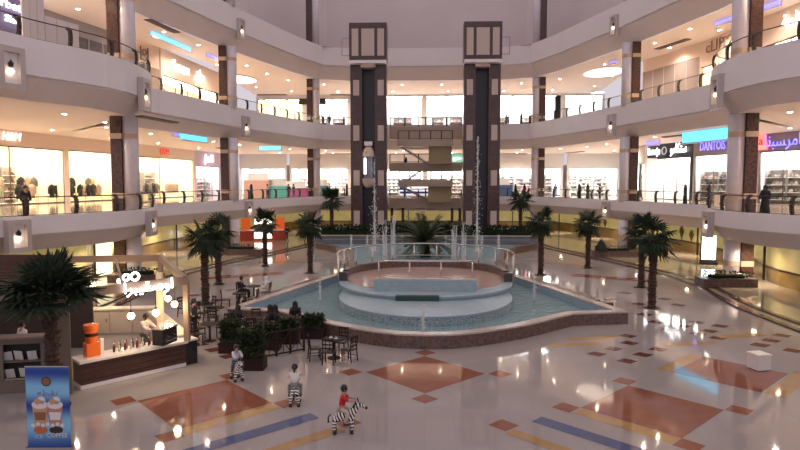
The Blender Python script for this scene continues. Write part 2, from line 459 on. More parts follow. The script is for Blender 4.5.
row(offset(E, 1.2), W1, .75, 22, C1, 'small round downlight in the row near the shopfronts, first gallery ceiling', 'rear downlights, first gallery ceiling', 420)
row(offset(E, 1.3), W2, .25, 30, C2, 'small round downlight in the front row of the second gallery ceiling', 'front downlights, second gallery ceiling', 420)
row(offset(E, 1.3), W2, .75, 24, C2, 'small round downlight in the row near the shopfronts, second gallery ceiling', 'rear downlights, second gallery ceiling', 420)
row(offset(E, 1.2), W0, .4, 20, C0, 'small round downlight in the low ground floor ceiling', 'ground floor downlights', 60, col=(1, .75, .45))
vents = [(158, 119, C1, 'left'), (226, 148.5, C1, 'left far'), (340, 153.5, C1, 'far left'), (512, 153.5, C1, 'far right'), (575, 152, C1, 'right far'), (680, 135, C1, 'right'), (272, 94.5, C2, 'left far'), (345, 94.5, C2, 'far left'), (452, 94.5, C2, 'far right'), (672, 44, C2, 'right'), (163, 26, C2, 'left')]
for i, (px, py, z, w) in enumerate(vents):
    x, y = at(px, py, z)
    far = 'far' in w
    rz = 0 if (260 < px < 560) else (PI/2 + (.14 if px < 400 else -.3)*(-1 if px < 400 else -1))
    rt = empty('ceiling_vent', (x, y, z-.06), rz, 'dark slot air vent in the %s gallery ceiling, %s' % ('first' if z == C1 else 'second', {158: 'above the left clothes shop', 226: 'left side towards the far corner', 340: 'just left of the elevator towers', 512: 'just right of the elevator towers', 575: 'right side towards the far corner', 680: 'before the black shop sign', 272: 'left of the far left corner column', 345: 'beside the left elevator tower', 452: 'between the elevator towers', 672: 'above the brown shutters', 163: 'over the left row of shops'}[px]), 'vent', 'slot vents in the ceilings')
    b = MB()
    for k in range(4): b.box((0, -.24+k*.16, .0), (4.4, .05, .08))
    b.build('louvre', mat('vent_louvre', (.25, .2, .18), .6), rt)
    MB().box((0, 0, .045), (4.6, .72, .03)).build('backing', mat('vent_dark', (.06, .045, .04), .8), rt)
M_cyan = glow('cyan_cove', (.0, .55, .9), 1.0); M_bluec = glow('blue_cove', (.12, .14, .9), .9)
for px, py, z, L, w, m_, lb in [(708, 130, C1, 6.5, 1.3, M_cyan, 'wide turquoise cove light between the black shop sign and the near right column'),
                            (652, 141, C1, 2.2, .6, M_bluec, 'short blue cove light just right of the middle right column'),
                            (194, 135.5, C1, 5.0, .7, M_cyan, 'turquoise cove light over the left gallery, right of the red shop sign'),
                            (180, 133.5, C1, 2.0, .4, M_bluec, 'short blue cove light beside the turquoise one, first gallery left'),
                            (270, 146, C1, 2.6, .7, M_cyan, 'small turquoise cove light near the far left corner of the first gallery'),
                            (172, 40, C2, 7.0, .6, M_cyan, 'long turquoise cove light in the second gallery ceiling'),
                            (212, 55, C2, 2.2, .5, M_bluec, 'blue cove light near the middle left column of the second gallery'),
                            (724, 19, C2, 2.0, .5, M_bluec, 'blue cove light left of the near right column of the second gallery'),
                            (767, 4, C2, 2.4, .6, M_bluec, 'blue cove light right of the near right column of the second gallery'),
                            (613, 61, C2, 1.2, .4, M_bluec, 'blue cove light left of the middle right column of the second gallery')]:
    x, y = at(px, py, z); s = -1 if px < 400 else 1
    rz = (PI/2-.12 if s < 0 else -PI/2+.25)
    if px == 270: rz = 0
    rt = empty('cove_light', (x, y, z-.05), rz, lb, 'cove light')
    MB().box((0, 0, -w*.32), (L, .12, w*.7)).build('light_panel', m_, rt)
    b = MB(); b.box((0, 0, -w*.7), (L+.2, .3, .1)); b.box((0, s*.0+.1, -w*.34), (L+.2, .06, w*.72)); b.build('edge_trim', M_white, rt)
for s, px, py in ((-1, 238, 79), (1, 604, 72)):
    x, y = at(px, py, C2)
    rt = empty('round_cove_light', (x, y, C2-.04), 0, 'big glowing oval ceiling cove on the second gallery, %s side' % ('left' if s < 0 else 'right'), 'cove light', 'oval ceiling coves')
    MB().lathe([(.001, -.02), (2.3, -.02), (2.3, .02)], n=32, caps=False, sy=1.5).build('light_panel', glow('warm_cove', (1, .8, .62), 1.1), rt)
    MB().lathe([(2.3, -.05), (2.6, -.05), (2.6, .02)], n=32, caps=False, sy=1.5).build('ring', M_white, rt)

# ------------------------------------------------------------------ shops
LWH = glow('shop_ceiling_white', (1, .97, .93), 11.); LWA = glow('shop_ceiling_warm', (1, .86, .64), 8.); LCO = glow('shop_ceiling_cool', (.9, .97, 1), 10.)
M_win = mat('shop_mullion', (.10, .07, .06), .4)
_win = [0]
GARM = {}
def garment(m):
    if m.name not in GARM:
        b = MB()
        b.lathe([(.05, 0), (.28, .0), (.26, .45), (.24, .85), (.13, .93), (.06, .97)], n=10, sx=1., sy=.35)
        for s in (-1, 1): b.tube([(s*.2, 0, .86), (s*.32, 0, .6), (s*.35, 0, .28)], [.08, .07, .06], 6)
        GARM[m.name] = b
    return GARM[m.name]
M_gar = [mat('garment_black', (.02, .018, .02), .8), mat('garment_grey', (.16, .14, .13), .8), mat('garment_brown', (.18, .09, .06), .8), mat('garment_green', (.35, .55, .22), .8), mat('garment_tan', (.5, .36, .27), .8)]
_gproto = {}
def clothes(rt_loc, rz, n, shop, zf, h=1.35, pick=None):
    x, y = rt_loc; w = n*.8+.3
    rk = empty('clothing_rack', (x, y, zf), rz, 'metal clothes rail standing in %s' % shop, 'clothes rack', 'clothes rails in '+shop)
    b = MB(); b.tube([(-w/2, 0, 0), (-w/2, 0, h+1.05), (w/2, 0, h+1.05), (w/2, 0, 0)], .03, 6); b.build('rail', M_steel, rk)
    b = MB(); b.box((0, 0, .04), (w+.1, .5, .08)); b.build('base', M_shopwhite, rk)
    for i in range(n):
        m_ = pick[i % len(pick)] if pick else random.choice(M_gar)
        lx = -w/2+.55+i*.8; ca, sa = math.cos(rz), math.sin(rz)
        loc = (x+lx*ca, y+lx*sa, zf+h+.02)
        cn = {'garment_black': 'black', 'garment_grey': 'grey', 'garment_brown': 'brown', 'garment_green': 'green', 'garment_tan': 'tan'}[m_.name]
        lb = '%s garment hanging on a rail in %s' % (cn, shop)
        if m_.name not in _gproto:
            o = garment(m_).build('hanging_garment', m_, smooth=True); _gproto[m_.name] = o; tag(o, lb, 'clothing', '%s clothes in %s' % (cn, shop)); o.location = loc; o.rotation_euler.z = rz; o.scale = (1.25, 1.25, 1.35)
        else: dup(_gproto[m_.name], loc, rz, lb, '%s clothes in %s' % (cn, shop))
_item = {}; _ngoods = [0]; STUFF = MB()
NEAR = ('shoe shop', 'white shop under')
def shelves(x, y, rz, w, h, shop, zf, rows=4, items=4, cols_=None):
    rk = empty('display_shelf', (x, y, zf), rz, 'open shelving with goods in %s' % shop, 'shelving', 'shelving in '+shop)
    b = MB()
    for s in (-1, 1): b.box((s*w/2, 0, h/2), (.08, .5, h))
    b.box((0, .24, h/2), (w, .04, h)); b.build('frame', mat('shelf_grey', (.28, .25, .24), .5), rk)
    for r_ in range(rows):
        z = .35+r_*(h-.4)/rows
        MB().box((0, 0, z), (w-.06, .48, .05)).build('shelf', M_shopwhite, rk)
        for i in range(items):
            c_ = random.choice(cols_ or [(.05, .04, .04), (.35, .2, .12), (.5, .45, .4)])
            k = 'item%.2f' % c_[0]; lx = -w/2+(i+.5)*w/items
            loc = (x+lx*math.cos(rz), y+lx*math.sin(rz), zf+z+.026)
            lb = 'small display item on the shelves of %s' % shop
            if not any(t in shop for t in NEAR) or _ngoods[0] >= 290:
                bb = MB(); bb.lathe([(.14, 0), (.2, .02), (.2, .1), (.13, .2), (.07, .32)], n=7, sx=1.3, sy=.7)
                ci = 0 if c_[0] < .15 else 1 if c_[0] < .4 else 2 if c_[1] > .4 else 3
                STUFF.add([(v[0]+loc[0], v[1]+loc[1], v[2]+loc[2]) for v in bb.v], bb.f, ci); continue
            _ngoods[0] += 1
            if k not in _item:
                bb = MB(); bb.lathe([(.14, 0), (.2, .02), (.2, .1), (.13, .2), (.07, .32)], n=8, sx=1.3, sy=.7)
                o = bb.build('display_item', mat('goods_'+k, c_, .5)); o.location = loc; o.rotation_euler.z = rz; tag(o, lb, 'goods', 'goods on shelves in '+shop); _item[k] = o
            else: dup(_item[k], loc, rz, lb, 'goods on shelves in '+shop)
def frame_of(p0, p1):
    u = (p1[0]-p0[0], p1[1]-p0[1]); w = math.hypot(*u); return w, math.atan2(u[1], u[0])
def loc_in(p0, rz, lx, ly): return (p0[0]+lx*math.cos(rz)-ly*math.sin(rz), p0[1]+lx*math.sin(rz)+ly*math.cos(rz))
_wn = [0]
def shop(P, px0, px1, zf, zg, zc, wallm, bandm, lightm, dep=5., mull=2.8, pier=.35, open_=False, solid=None, p0=None, p1=None, litd=None):
    p0 = p0 or hit(P, px0); p1 = p1 or hit(P, px1); w, rz = frame_of(p0, p1); _wn[0] += 1; k = _wn[0]
    T = Matrix.Translation((p0[0], p0[1], 0)) @ Matrix.Rotation(rz, 4, 'Z')
    def put(b, name, mats):
        o = b.build(name, mats); o.matrix_world = T; return struct(o)
    if solid:
        b = MB(); b.box((w/2, .15, (zf+zc)/2), (w, .3, zc-zf), mi=0)
        n = max(1, int(w/1.6))
        for i in range(n+1): b.box((w*i/n, -.02, (zf+zg)/2), (.06, .06, zg-zf), mi=1)
        b.box((w/2, -.03, (zg+zc)/2), (w, .06, zc-zg), mi=2)
        return put(b, 'wall_shutter_%d' % k, [solid, M_frame, bandm]), p0, rz, w
    b = MB(); b.box((w/2, .15, (zg+zc)/2), (w, .3, zc-zg)); 
    for x in (pier/2, w-pier/2): b.box((x, .15, (zf+zg)/2), (pier, .3, zg-zf))
    put(b, 'wall_shopfront_%d' % k, bandm)
    b = MB(); zt = zg+.5
    b.face([(0, dep, zf), (w, dep, zf), (w, dep, zt), (0, dep, zt)]); b.face([(0, .3, zf), (0, dep, zf), (0, dep, zt), (0, .3, zt)]); b.face([(w, .3, zf), (w, .3, zt), (w, dep, zt), (w, dep, zf)])
    b.face([(0, .3, zt), (0, dep, zt), (w, dep, zt), (w, .3, zt)]); b.face([(0, 0, zf+.01), (w, 0, zf+.01), (w, dep, zf+.01), (0, dep, zf+.01)], 1)
    put(b, 'wall_shop_interior_%d' % k, [wallm, M_floor1])
    n = max(1, round(w/4))
    for i in range(n):
        o = MB().box((0, 0, 0), (w/n-.8, dep-1.6, .08)).build('ceiling_light_panel', lightm)
        q = loc_in(p0, rz, (i+.5)*w/n, dep/2); o.location = (q[0], q[1], zt-.06); o.rotation_euler.z = rz
        tag(o, 'flat glowing ceiling panel inside the shop behind %s' % wname(P, px0), 'ceiling light', 'shop ceiling panels')
    b = MB(); g = MB(); n = max(1, round(w/mull))
    for i in range(n+1): b.box((pier+(w-2*pier)*i/n, .1, (zf+zg)/2), (.07, .08, zg-zf))
    b.box((w/2, .1, zg-.05), (w-2*pier, .08, .1)); b.box((w/2, .1, zf+.05), (w-2*pier, .08, .1))
    put(b, 'window_%d' % k, M_win)
    if not open_:
        g.face([(pier, .1, zf), (w-pier, .1, zf), (w-pier, .1, zg), (pier, .1, zg)]); put(g, 'window_%d_glass' % k, M_glass)
    return None, p0, rz, w
def wname(P, px):
    return ('the first' if P is W1 else 'the second')+' gallery front at '+('the left side' if px < 238 else 'the far end' if px < 616 else 'the right side')
def sign(p0, rz, lx, z, txt, size, m_, label, board=None, bw=None, bh=None, shear=0, width=None, ly=-.12, extra=None):
    q = loc_in(p0, rz, lx, ly)
    rt = empty('shop_sign', (q[0], q[1], z), rz, label, 'shop sign')
    if board: MB().box((0, .06, 0), (bw, .12, bh)).build('sign_board', board, rt)
    if txt: text_obj(txt, size, m_, rt, (0, -.03, 0), ext=.03, shear=shear, width=width)
    if extra: extra(rt)
    return rt
S_red = mat('sign_red', (.55, .06, .03), .4, emit=(.8, .06, .02), es=.4); S_h = glow('sign_hm', (1., .72, .62), 1.5); S_white = glow('sign_white', (1, 1, 1), 2.6); S_blue = glow('sign_blue', (.05, .06, .95), 1.1); S_teal = glow('sign_teal', (.05, .75, .7), 1.6)  # the red letters are unlit; their weak emission is added brightness
M_bandpeach = mat('peach_fascia', (.74, .58, .48), .6); M_bandgrey = mat('grey_fascia', (.24, .21, .22), .5); M_bandw = mat('pale_fascia', (.68, .64, .63), .6); M_bandblk = mat('black_fascia', (.012, .012, .013), .4)
M_bandlit = mat('purple_lit_fascia', (.58, .45, .56), .6)  # purple light on this fascia is painted in as its base colour

# first gallery, left
def S1(px0, px1, *a, **k): return shop(W1, px0, px1, F1, *a, **k)
_, p, rz, w = S1(-60, 69, 9.75, C1, M_cream, M_bandpeach, LWA, dep=6, mull=7)
sign(p, rz, math.dist(p, hit(W1, 12.5)), 10.5, 'H&M', 1.0, S_h, 'glowing pale red H&M sign on the peach fascia at the far left', shear=.25)
for k in range(7):
    q = loc_in(p, rz, w*.40+k*2.1+.3, 1.2+(k % 2)*1.5); clothes(q, rz, 3, 'the clothes shop with the pale red sign', F1, h=.45+.7*(k % 2))
for k in range(6):
    q = loc_in(p, rz, w*.40+k*2.6, 5.6); shelves(*q, rz, 2.2, 3.4, 'the clothes shop with the pale red sign', F1, 4, 5, [(.04, .03, .03), (.3, .2, .15)])
_, p, rz, w = S1(69, 118, 9.8, C1, M_cream, M_bandpeach, LWA, dep=6, mull=8)
for k in range(5):
    q = loc_in(p, rz, 1.3+k*2.1, 1.2+(k % 2)*1.5); clothes(q, rz, 3, 'the cream shop left of the near column', F1, h=.45+.7*(k % 2))
q = loc_in(p, rz, w*.5, 5.4); shelves(*q, rz, 3.4, 3, 'the cream shop left of the near column', F1, 4, 4)
_, p, rz, w = S1(118, 196, 9.75, C1, M_cream, M_bandpeach, LWA, dep=6, mull=8)
q0 = hit(W1, 166); lx = math.dist(p, q0)
sign(p, rz, lx, 10.45, 'NVM', 1.2, S_red, 'small red lettered sign on the peach fascia right of the near left column', width=2.2)
for k, pk in enumerate(([M_gar[4]], [M_gar[3], M_gar[0]], [M_gar[0], M_gar[1]], [M_gar[0], M_gar[2]], [M_gar[4]])):
    q = loc_in(p, rz, w*.25+k*2.5, 1.4+(k % 2)*1.6); clothes(q, rz, 4, 'the cream shop under the red sign', F1, h=.55+1.4*(k == 1), pick=pk)
for k in range(5):
    q = loc_in(p, rz, 2+k*w/5.3, 5.5); shelves(*q, rz, 2.6, 3.3, 'the cream shop under the red sign', F1, 4, 5, [(.04, .03, .03), (.3, .2, .15)])
_, p, rz, w = S1(196, 222, 9.0, C1, M_pinkwall, M_bandlit, LCO, dep=5)
sign(p, rz, math.dist(p, hit(W1, 210)), 10.1, 'Joli', 1.5, S_white, 'white lettered sign on the purple lit fascia left of the middle left column', width=2.4)
for k in range(3):
    q = loc_in(p, rz, 2+k*2.6, 2); shelves(*q, rz, 2.2, 2.6, 'the pink shop under the white letters', F1, 4, 3, [(.7, .3, .35), (.6, .45, .5)])
S1(222, 237, 9.0, C1, M_shopwhite, M_bandlit, LCO, dep=5)
# first gallery, far end
fe = [(238, 286, M_shopwhite), (289, 350, M_shopwhite), (350, 425, M_shopwhite), (425, 495, M_shopwhite), (495, 561, M_shopwhite), (565, 616, M_shopwhite)]
for i, (a, c, m_) in enumerate(fe):
    pa, pc = [((px-425.5)/610*95, 95) for px in (a, c)]
    nm = ['the leftmost far shop', 'the far shop left of the elevator towers', 'the far shop behind the left tower', 'the far shop behind the right tower', 'the far shop right of the towers', 'the rightmost far shop under the teal letters'][i]
    _, p, rz, w = S1(a, c, 8.9, C1, m_, M_bandw, LWH if i % 2 else LCO, dep=6, p0=pa, p1=pc)
    pal = [[(.45, .3, .25), (.8, .75, .7), (.3, .2, .2)], [(.75, .6, .2), (.7, .3, .25), (.8, .8, .7)], [(.5, .5, .5)], [(.2, .3, .5), (.7, .7, .7)], [(.1, .5, .4), (.7, .1, .15), (.2, .5, .25)], [(.1, .45, .5), (.5, .6, .6)]][i]
    for k in range(3):
        q = loc_in(p, rz, w*(.2+.3*k), 4.8); shelves(*q, rz, w*.25, 3.2, nm, F1, 5, 4, pal)
    if i == 5: sign(p, rz, w*.55, 8.55, 'noor centre', .8, S_teal, 'teal lettered sign across the rightmost far shop', width=5.2, ly=-.15)
    if i == 4:
        q = loc_in(p, rz, w*.45, -.2)
        t = empty('shop_poster', (q[0], q[1], 7.5), rz, 'tall red and green lit poster in the far shop right of the towers', 'poster')
        MB().box((0, 0, .3), (.9, .06, 2.2)).build('panel', glow('poster_red', (.9, .12, .18), .8), t); MB().box((-2.6, 0, .6), (2.6, .06, .9)).build('side_panel', glow('poster_green', (.1, .6, .35), .8), t)
    if i == 1:
        q = loc_in(p, rz, w*.55, .5)
        t = empty('shop_poster', (q[0], q[1], 7.2), rz, 'yellow and orange lit banner in the far shop left of the towers', 'poster')
        MB().box((0, 0, .5), (5.2, .06, 1.4)).build('panel', glow('poster_yellow', (1, .72, .25), 1.1), t)
# first gallery, right
S1(616, 638, 9, C1, M_shopwhite, M_bandw, LCO, p0=(29.4, 94.5), p1=(25.75, 73.3))
_, p, rz, w = S1(637.5, 690, 9.45, C1, M_shopwhite, M_bandblk, LWH, dep=5)
def circ(rt):
    MB().tube([(.0+.42*math.cos(a), 0, .42*math.sin(a)) for a in [2*PI*i/20 for i in range(20)]], .06, 6, closed=True).build('round_emblem', mat('emblem_grey', (.3, .3, .33), .4, emit=(.5, .5, .55), es=.4), rt)
sign(p, rz, w*.28, 10.3, 'Wikanoju', 1.2, S_white, 'white Latin lettering on the black sign band of the right gallery shop', width=3.3)
sign(p, rz, w*.52, 10.3, None, 1, S_white, 'faint round emblem between the two words on the black sign band', extra=circ)
sign(p, rz, w*.78, 10.4, '\ufeee\ufee3\ufe8e\ufedc\ufe98\ufeb3', 1.5, S_white, 'white Arabic lettering on the black sign band of the right gallery shop', width=2.9)
for k in range(4):
    q = loc_in(p, rz, 1.6+k*w/4.4, 4.5); shelves(*q, rz, w/4.8, 2.8, 'the white shop under the black sign', F1, 5, 3, [(.8, .78, .76), (.75, .2, .2), (.8, .8, .8)])
q = loc_in(p, rz, w*.16, .6)
t = empty('red_display_stand', (q[0], q[1], F1), rz, 'narrow red display stand in the window under the black sign', 'display stand')
MB().box((0, 0, 1.9), (.7, .4, 2.6)).build('panel', mat('display_red', (.6, .12, .12), .5), t); MB().box((0, 0, .3), (.9, .5, .6)).build('base', M_shopwhite, t)
_, p, rz, w = S1(691, 755, 9.5, C1, M_shopwhite, M_bandgrey, LWH, dep=5, pier=.2)
sign(p, rz, math.dist(p, hit(W1, 711)), 10.35, 'DANTOIS', 1.3, S_blue, 'glowing blue Latin lettering left of the near right column', width=3.4)
for k in range(int(w/2.4)):
    q = loc_in(p, rz, 1.4+k*2.4, 1.1); shelves(*q, rz, 2.3, 3.1, 'the blue lettered shoe shop', F1, 4, 5, [(.04, .03, .03), (.2, .1, .07), (.3, .25, .22)])
_, p, rz, w = S1(755, 870, 9.5, C1, M_shopwhite, M_bandgrey, LWH, dep=5, pier=.2)
def arect(rt):
    b = MB(); b.add([(-.9, -.06, -.75), (.75, -.06, -.75), (.45, -.06, .75), (-.9, -.06, .75), (-.9, .05, -.75), (.75, .05, -.75), (.45, .05, .75), (-.9, .05, .75)], [(0, 1, 2, 3), (7, 6, 5, 4), (0, 4, 5, 1), (1, 5, 6, 2), (2, 6, 7, 3), (3, 7, 4, 0)])
    b.build('red_block', glow('sign_redblock', (1, .03, .03), 1.2), rt)
    text_obj('a', 1.1, mat('dim_red_letter', (.5, .02, .02), .5), rt, (0, -.1, .05), ext=.02)
sign(p, rz, math.dist(p, hit(W1, 759.5)), 10.4, None, 1, S_white, 'red block sign with a letter beside the near right column', extra=arect)
sign(p, rz, math.dist(p, hit(W1, 787)), 10.35, '\ufe8e\ufee7\ufe92\ufeb4\ufeae\ufee3\ufe8e\ufe92\ufedf\ufe8d', 1.5, S_blue, 'glowing blue Arabic lettering at the right edge of the picture', width=5.0)
for k in range(7):
    q = loc_in(p, rz, 1.3+k*2.4, 1.1); shelves(*q, rz, 2.3, 3.1, 'the shoe shop right of the near column', F1, 4, 5, [(.25, .2, .17), (.45, .38, .32), (.1, .08, .07)])
for k in range(3):
    q = loc_in(p, rz, 2+k*4, 4.9)
    t = empty('framed_picture', (q[0], q[1], 7.9), rz, 'grey framed shoe picture on the back wall of the right gallery shop, number %s' % ['left of three', 'middle of three', 'right of three'][k], 'picture')
    t['label'] = 'grey framed picture high on the back wall right of the near column, %s' % ['left of three', 'middle of three', 'right of three'][k]
    MB().box((0, 0, .5), (1.6, .06, 1.0)).build('frame', mat('picture_frame', (.3, .28, .27), .5), t); MB().box((0, -.04, .5), (1.3, .03, .75)).build('print', mat('picture_print', (.6, .58, .55), .5), t)

# second gallery
def S2(px0, px1, *a, **k): return shop(W2, px0, px1, F2, *a, **k)
_, p, rz, w = S2(-70, 32, 17.6, C2, M_shopwhite, mat('purple_fascia', (.13, .1, .24), .5), LWH, dep=5)
q = hit(W2, 14); sign(p, rz, math.dist(p, q), 19.55, 'Gorbetti', .9, S_white, 'white script lettering on the purple fascia at the top left corner', width=4.2)
q = hit(W2, 24); sign(p, rz, math.dist(p, q), 18.5, 'Shoes', .7, S_white, 'second smaller white word below the script lettering, top left', width=2.4)
S2(32, 133, 18.9, C2, M_shopwhite, mat('dusky_fascia', (.30, .28, .31), .6), LWH, solid=mat('dark_shopfront', (.10, .09, .11), .25))
_, p, rz, w = S2(133, 163, 18.0, C2, M_shopwhite, M_bandpeach, LWA, solid=mat('brown_shutter', (.33, .24, .2), .4))
def logo(rt):
    b = MB()
    for x in (-.5, .5): b.box((x, 0, 0), (.12, .08, 1.3))
    b.box((0, 0, -.6), (1.0, .08, .12)); b.tube([(.25*math.cos(a), -.02, .15+.25*math.sin(a)) for a in [2*PI*i/14 for i in range(14)]], .06, 6, closed=True)
    b.build('emblem', mat('emblem_brown', (.2, .14, .13), .5), rt)
sign(p, rz, math.dist(p, hit(W2, 148)), 19.1, None, 1, S_white, 'dark square emblem on the peach wall above the brown shutters, second gallery left', extra=logo)
_, p, rz, w = S2(165, 232, 17.6, C2, M_cream, M_bandpeach, LWA, dep=5)
sign(p, rz, math.dist(p, hit(W2, 190)), 18.9, 'Cosmare', 1.6, S_white, 'glowing white lettering over the bright cream shop, second gallery left', width=3.8)
sign(p, rz, math.dist(p, hit(W2, 213)), 18.9, '\ufee5\ufe8e\ufee3', 1.5, S_white, 'shorter glowing white word beside the middle left column, second gallery', width=2.2)
for k in range(5):
    q = loc_in(p, rz, 1.5+k*2.4, 1.8); clothes(q, rz, 3, 'the bright cream shop on the second gallery', F2, pick=[M_gar[4], M_gar[2]])
for i, (a, c) in enumerate([(256, 305), (305, 350), (350, 424), (424, 470), (470, 560), (560, 600)]):
    pa, pc = [((px-425.5)/610*95, 95) for px in (a, c)]
    _, p, rz, w = S2(a, c, 19.6 if i < 2 else 20.0, C2, M_shopwhite if i else M_cream, M_bandw, LCO if i else LWA, dep=6, p0=pa, p1=pc, mull=4.5)
    for k in range(2):
        q = loc_in(p, rz, w*(.3+.4*k), 3); shelves(*q, rz, w*.25, 2.8, ['the far left shop', 'the shop left of the towers', 'the shop behind the left tower', 'the shop behind the right tower', 'the shop right of the towers', 'the far right shop'][i]+' on the second gallery', F2, 4, 4, [(.5, .35, .3), (.2, .3, .4), (.7, .6, .6)])
    if i == 1:
        sign(p, rz, 1.2, 19.2, None, 1, S_white, 'dark lettered board above the door left of the far left column, second gallery', board=M_bandblk, bw=4.2, bh=.9)
_, p, rz, w = S2(613, 694, 18.9, C2, M_cream, M_bandpeach, LWA, solid=mat('taupe_shutter', (.34, .27, .25), .2), p0=(24.25, 70.2), p1=hit(W2, 694))
_, p, rz, w = S2(694, 738, 17.8, C2, M_cream, M_bandpeach, LWA, dep=5)
M_bsign = mat('brown_sign', (.22, .12, .09), .5)
def heart(rt):
    pts = []
    for i in range(22):
        a = 2*PI*i/22; pts.append((1.9+.04*16*math.sin(a)**3, -.03, .04*(13*math.cos(a)-5*math.cos(2*a)-2*math.cos(3*a)-math.cos(4*a))))
    MB().tube(pts, .05, 5, closed=True).build('heart_outline', M_bsign, rt)
sign(p, rz, math.dist(p, hit(W2, 710)), 19.35, 'cLIP', 1.5, M_bsign, 'brown CLIP lettering with a heart outline, second gallery right', width=2.8, extra=heart)
for k in range(3):
    q = loc_in(p, rz, 1.2+k*2.4, 1.8); clothes(q, rz, 2, 'the warm shop under the brown lettering', F2)
_, p, rz, w = S2(738, 870, 17.8, C2, M_cream, M_bandpeach, LWA, dep=5)
sign(p, rz, math.dist(p, hit(W2, 791)), 19.1, '\ufe94\ufef3\ufeae\ufec4\ufecc\ufedf\ufe8d', 1.25, S_white, 'glowing white Arabic lettering at the upper right edge of the picture', width=3.4)
for k in range(4):
    q = loc_in(p, rz, w*.05+k*2.4, 1.4); clothes(q, rz, 3, 'the warm shop at the upper right edge', F2)
tag(STUFF.build('display_goods', [mat('goods_dark', (.05, .04, .05), .5), mat('goods_brown', (.25, .15, .1), .5), mat('goods_pale', (.6, .56, .5), .5), mat('goods_rose', (.6, .2, .22), .5)]), 'mixed small goods on the shelves of the distant shops', 'goods', kind='stuff')
# near remainder of the gallery walls
for W, zf, zc, nm in ((W1, F1, C1, 'one'), (W2, F2, C2, 'two')):
    for sd, px in (('left', -60), ('right', 870)):
        q = hit(W, px if W is W1 else (-70 if sd == 'left' else 870)); a = W[0] if sd == 'left' else W[-1]
        b = MB(); P = [q, a]; b.strip(zline(P, zf), zline(P, zc)); struct(b.build('wall_%s_%s' % (sd, nm), M_bandpeach))
# white hoardings behind the railing, upper left
for a, c, zt, nm in ((30, 52, 19.2, 'tall'), (52, 85, 16.3, 'lower')):
    P = offset(E, 2.6); pa, pc = hit(P, a), hit(P, c); w, rz = frame_of(pa, pc)
    rt = empty('hoarding_panel', (pa[0], pa[1], F2), rz, '%s pale grey boarded hoarding behind the second gallery railing, upper left' % nm, 'hoarding')
    MB().box((w/2, 0, (zt-F2)/2), (w-.03, .12, zt-F2)).build('board', mat('hoarding_white', (.62, .56, .57), .6), rt)
    b = MB()
    for k in range(1, 3): b.box((w*k/3, -.07, (zt-F2)/2), (.03, .02, zt-F2))
    b.build('seam', M_frame, rt)


# ------------------------------------------------------------------ elevator towers
M_tower = mat('tower_brown_cladding', (.085, .045, .042), .28, noise=.25, nscale=2)
M_rec = mat('tower_recess', (.018, .014, .022), .3)
M_panel = mat('tower_pale_panel', (.52, .42, .38), .4)
for s, nm in ((-1, 'left'), (1, 'right')):
    t = empty('elevator_tower', (s*6.68-.08, 73.5, 1.3), 0, 'tall dark brown elevator tower standing behind the fountain, the %s one of two' % nm, 'elevator tower', 'twin elevator towers')
    H = 19.25
    for q in (-1, 1):
        sp_ = MB().box((q*1.45, 0, H/2), (1.38, 1.8, H)).build('side_pier', M_tower, t)
        for zc in (17.8, 12.5, 7.2, 2.4):
            MB().box((q*1.45, -.93, zc-1.3), (.72, .08, 1.8)).build('pale_panel', M_panel, sp_)
    MB().box((0, .6, H/2), (1.6, .5, H)).build('shaft_recess', M_rec, t)
    MB().box((0, -.6, H-.25), (1.7, 1.6, .45)).build('lintel', M_panel, t)
    b = MB(); b.box((0, -.3, H+2.45), (4.4, 2.2, 4.4)); hb_ = b.build('head_box', M_tower, t)
    for x, w in ((-1.5, .78), (0, 1.5), (1.5, .78)):
        MB().box((x, -1.43, H+2.4), (w, .1, 3.1)).build('head_panel', M_panel, hb_)
    MB().box((0, -.3, H+.1), (4.3, 3.2, .35)).build('neck', M_white, t)
    b = MB(); x0 = s*2.4
    for p in (((x0, .5, H+3.3), (x0+s*.9, .5, H+3.3)), ((x0+s*.9, .5, H+3.3), (x0+s*.9, .5, H+1.3)), ((x0, .5, H+1.3), (x0+s*.9, .5, H+1.3))): b.tube(p, .06, 5)
    b.build('side_frame', M_frame, t)
    for q in (-.35, .35): MB().tube([(q, .45, 0), (q, .45, H-.5)], .05, 5).build('guide_rail', M_dark, t)
e = empty('elevator_cabin', (-6.78, 72.7, 6.0), 0, 'glass capsule elevator cabin hanging halfway up the left tower', 'elevator')
MB().lathe([(.02, 0), (.35, .08), (.62, .35), (.74, .8), (.76, 1.15)], n=20, caps=False).build('lower_dome', mat('dome_beige', (.6, .47, .4), .35), e, smooth=True)
MB().lathe([(.76, 1.15), (.76, 3.7)], n=20, caps=False).build('glass_shell', M_glass, e, smooth=True)
MB().lathe([(.6, 1.15), (.6, 3.7)], n=20, caps=False, a0=.3, a1=PI-.3).build('back_wall', mat('cabin_grey', (.28, .27, .33), .3), e)
MB().lathe([(.76, 3.7), (.7, 4.2), (.5, 4.7), (.2, 4.95), (.02, 5)], n=20, caps=False).build('upper_dome', mat('dome_beige', (.6, .47, .4), .35), e, smooth=True)
for i in range(6):
    a = 2*PI*i/6; MB().tube([(.77*math.cos(a), .77*math.sin(a), 1.15), (.77*math.cos(a), .77*math.sin(a), 3.7)], .03, 5).build('mullion', M_steel, e)
MB().box((0, 0, 5.25), (.9, .7, .5)).build('hanger', M_white, e)
MB().box((-.35, -.7, 2.6), (.25, .06, 1.9)).build('lit_strip', glow('cabin_light', (.9, .95, 1), 2.5), e)

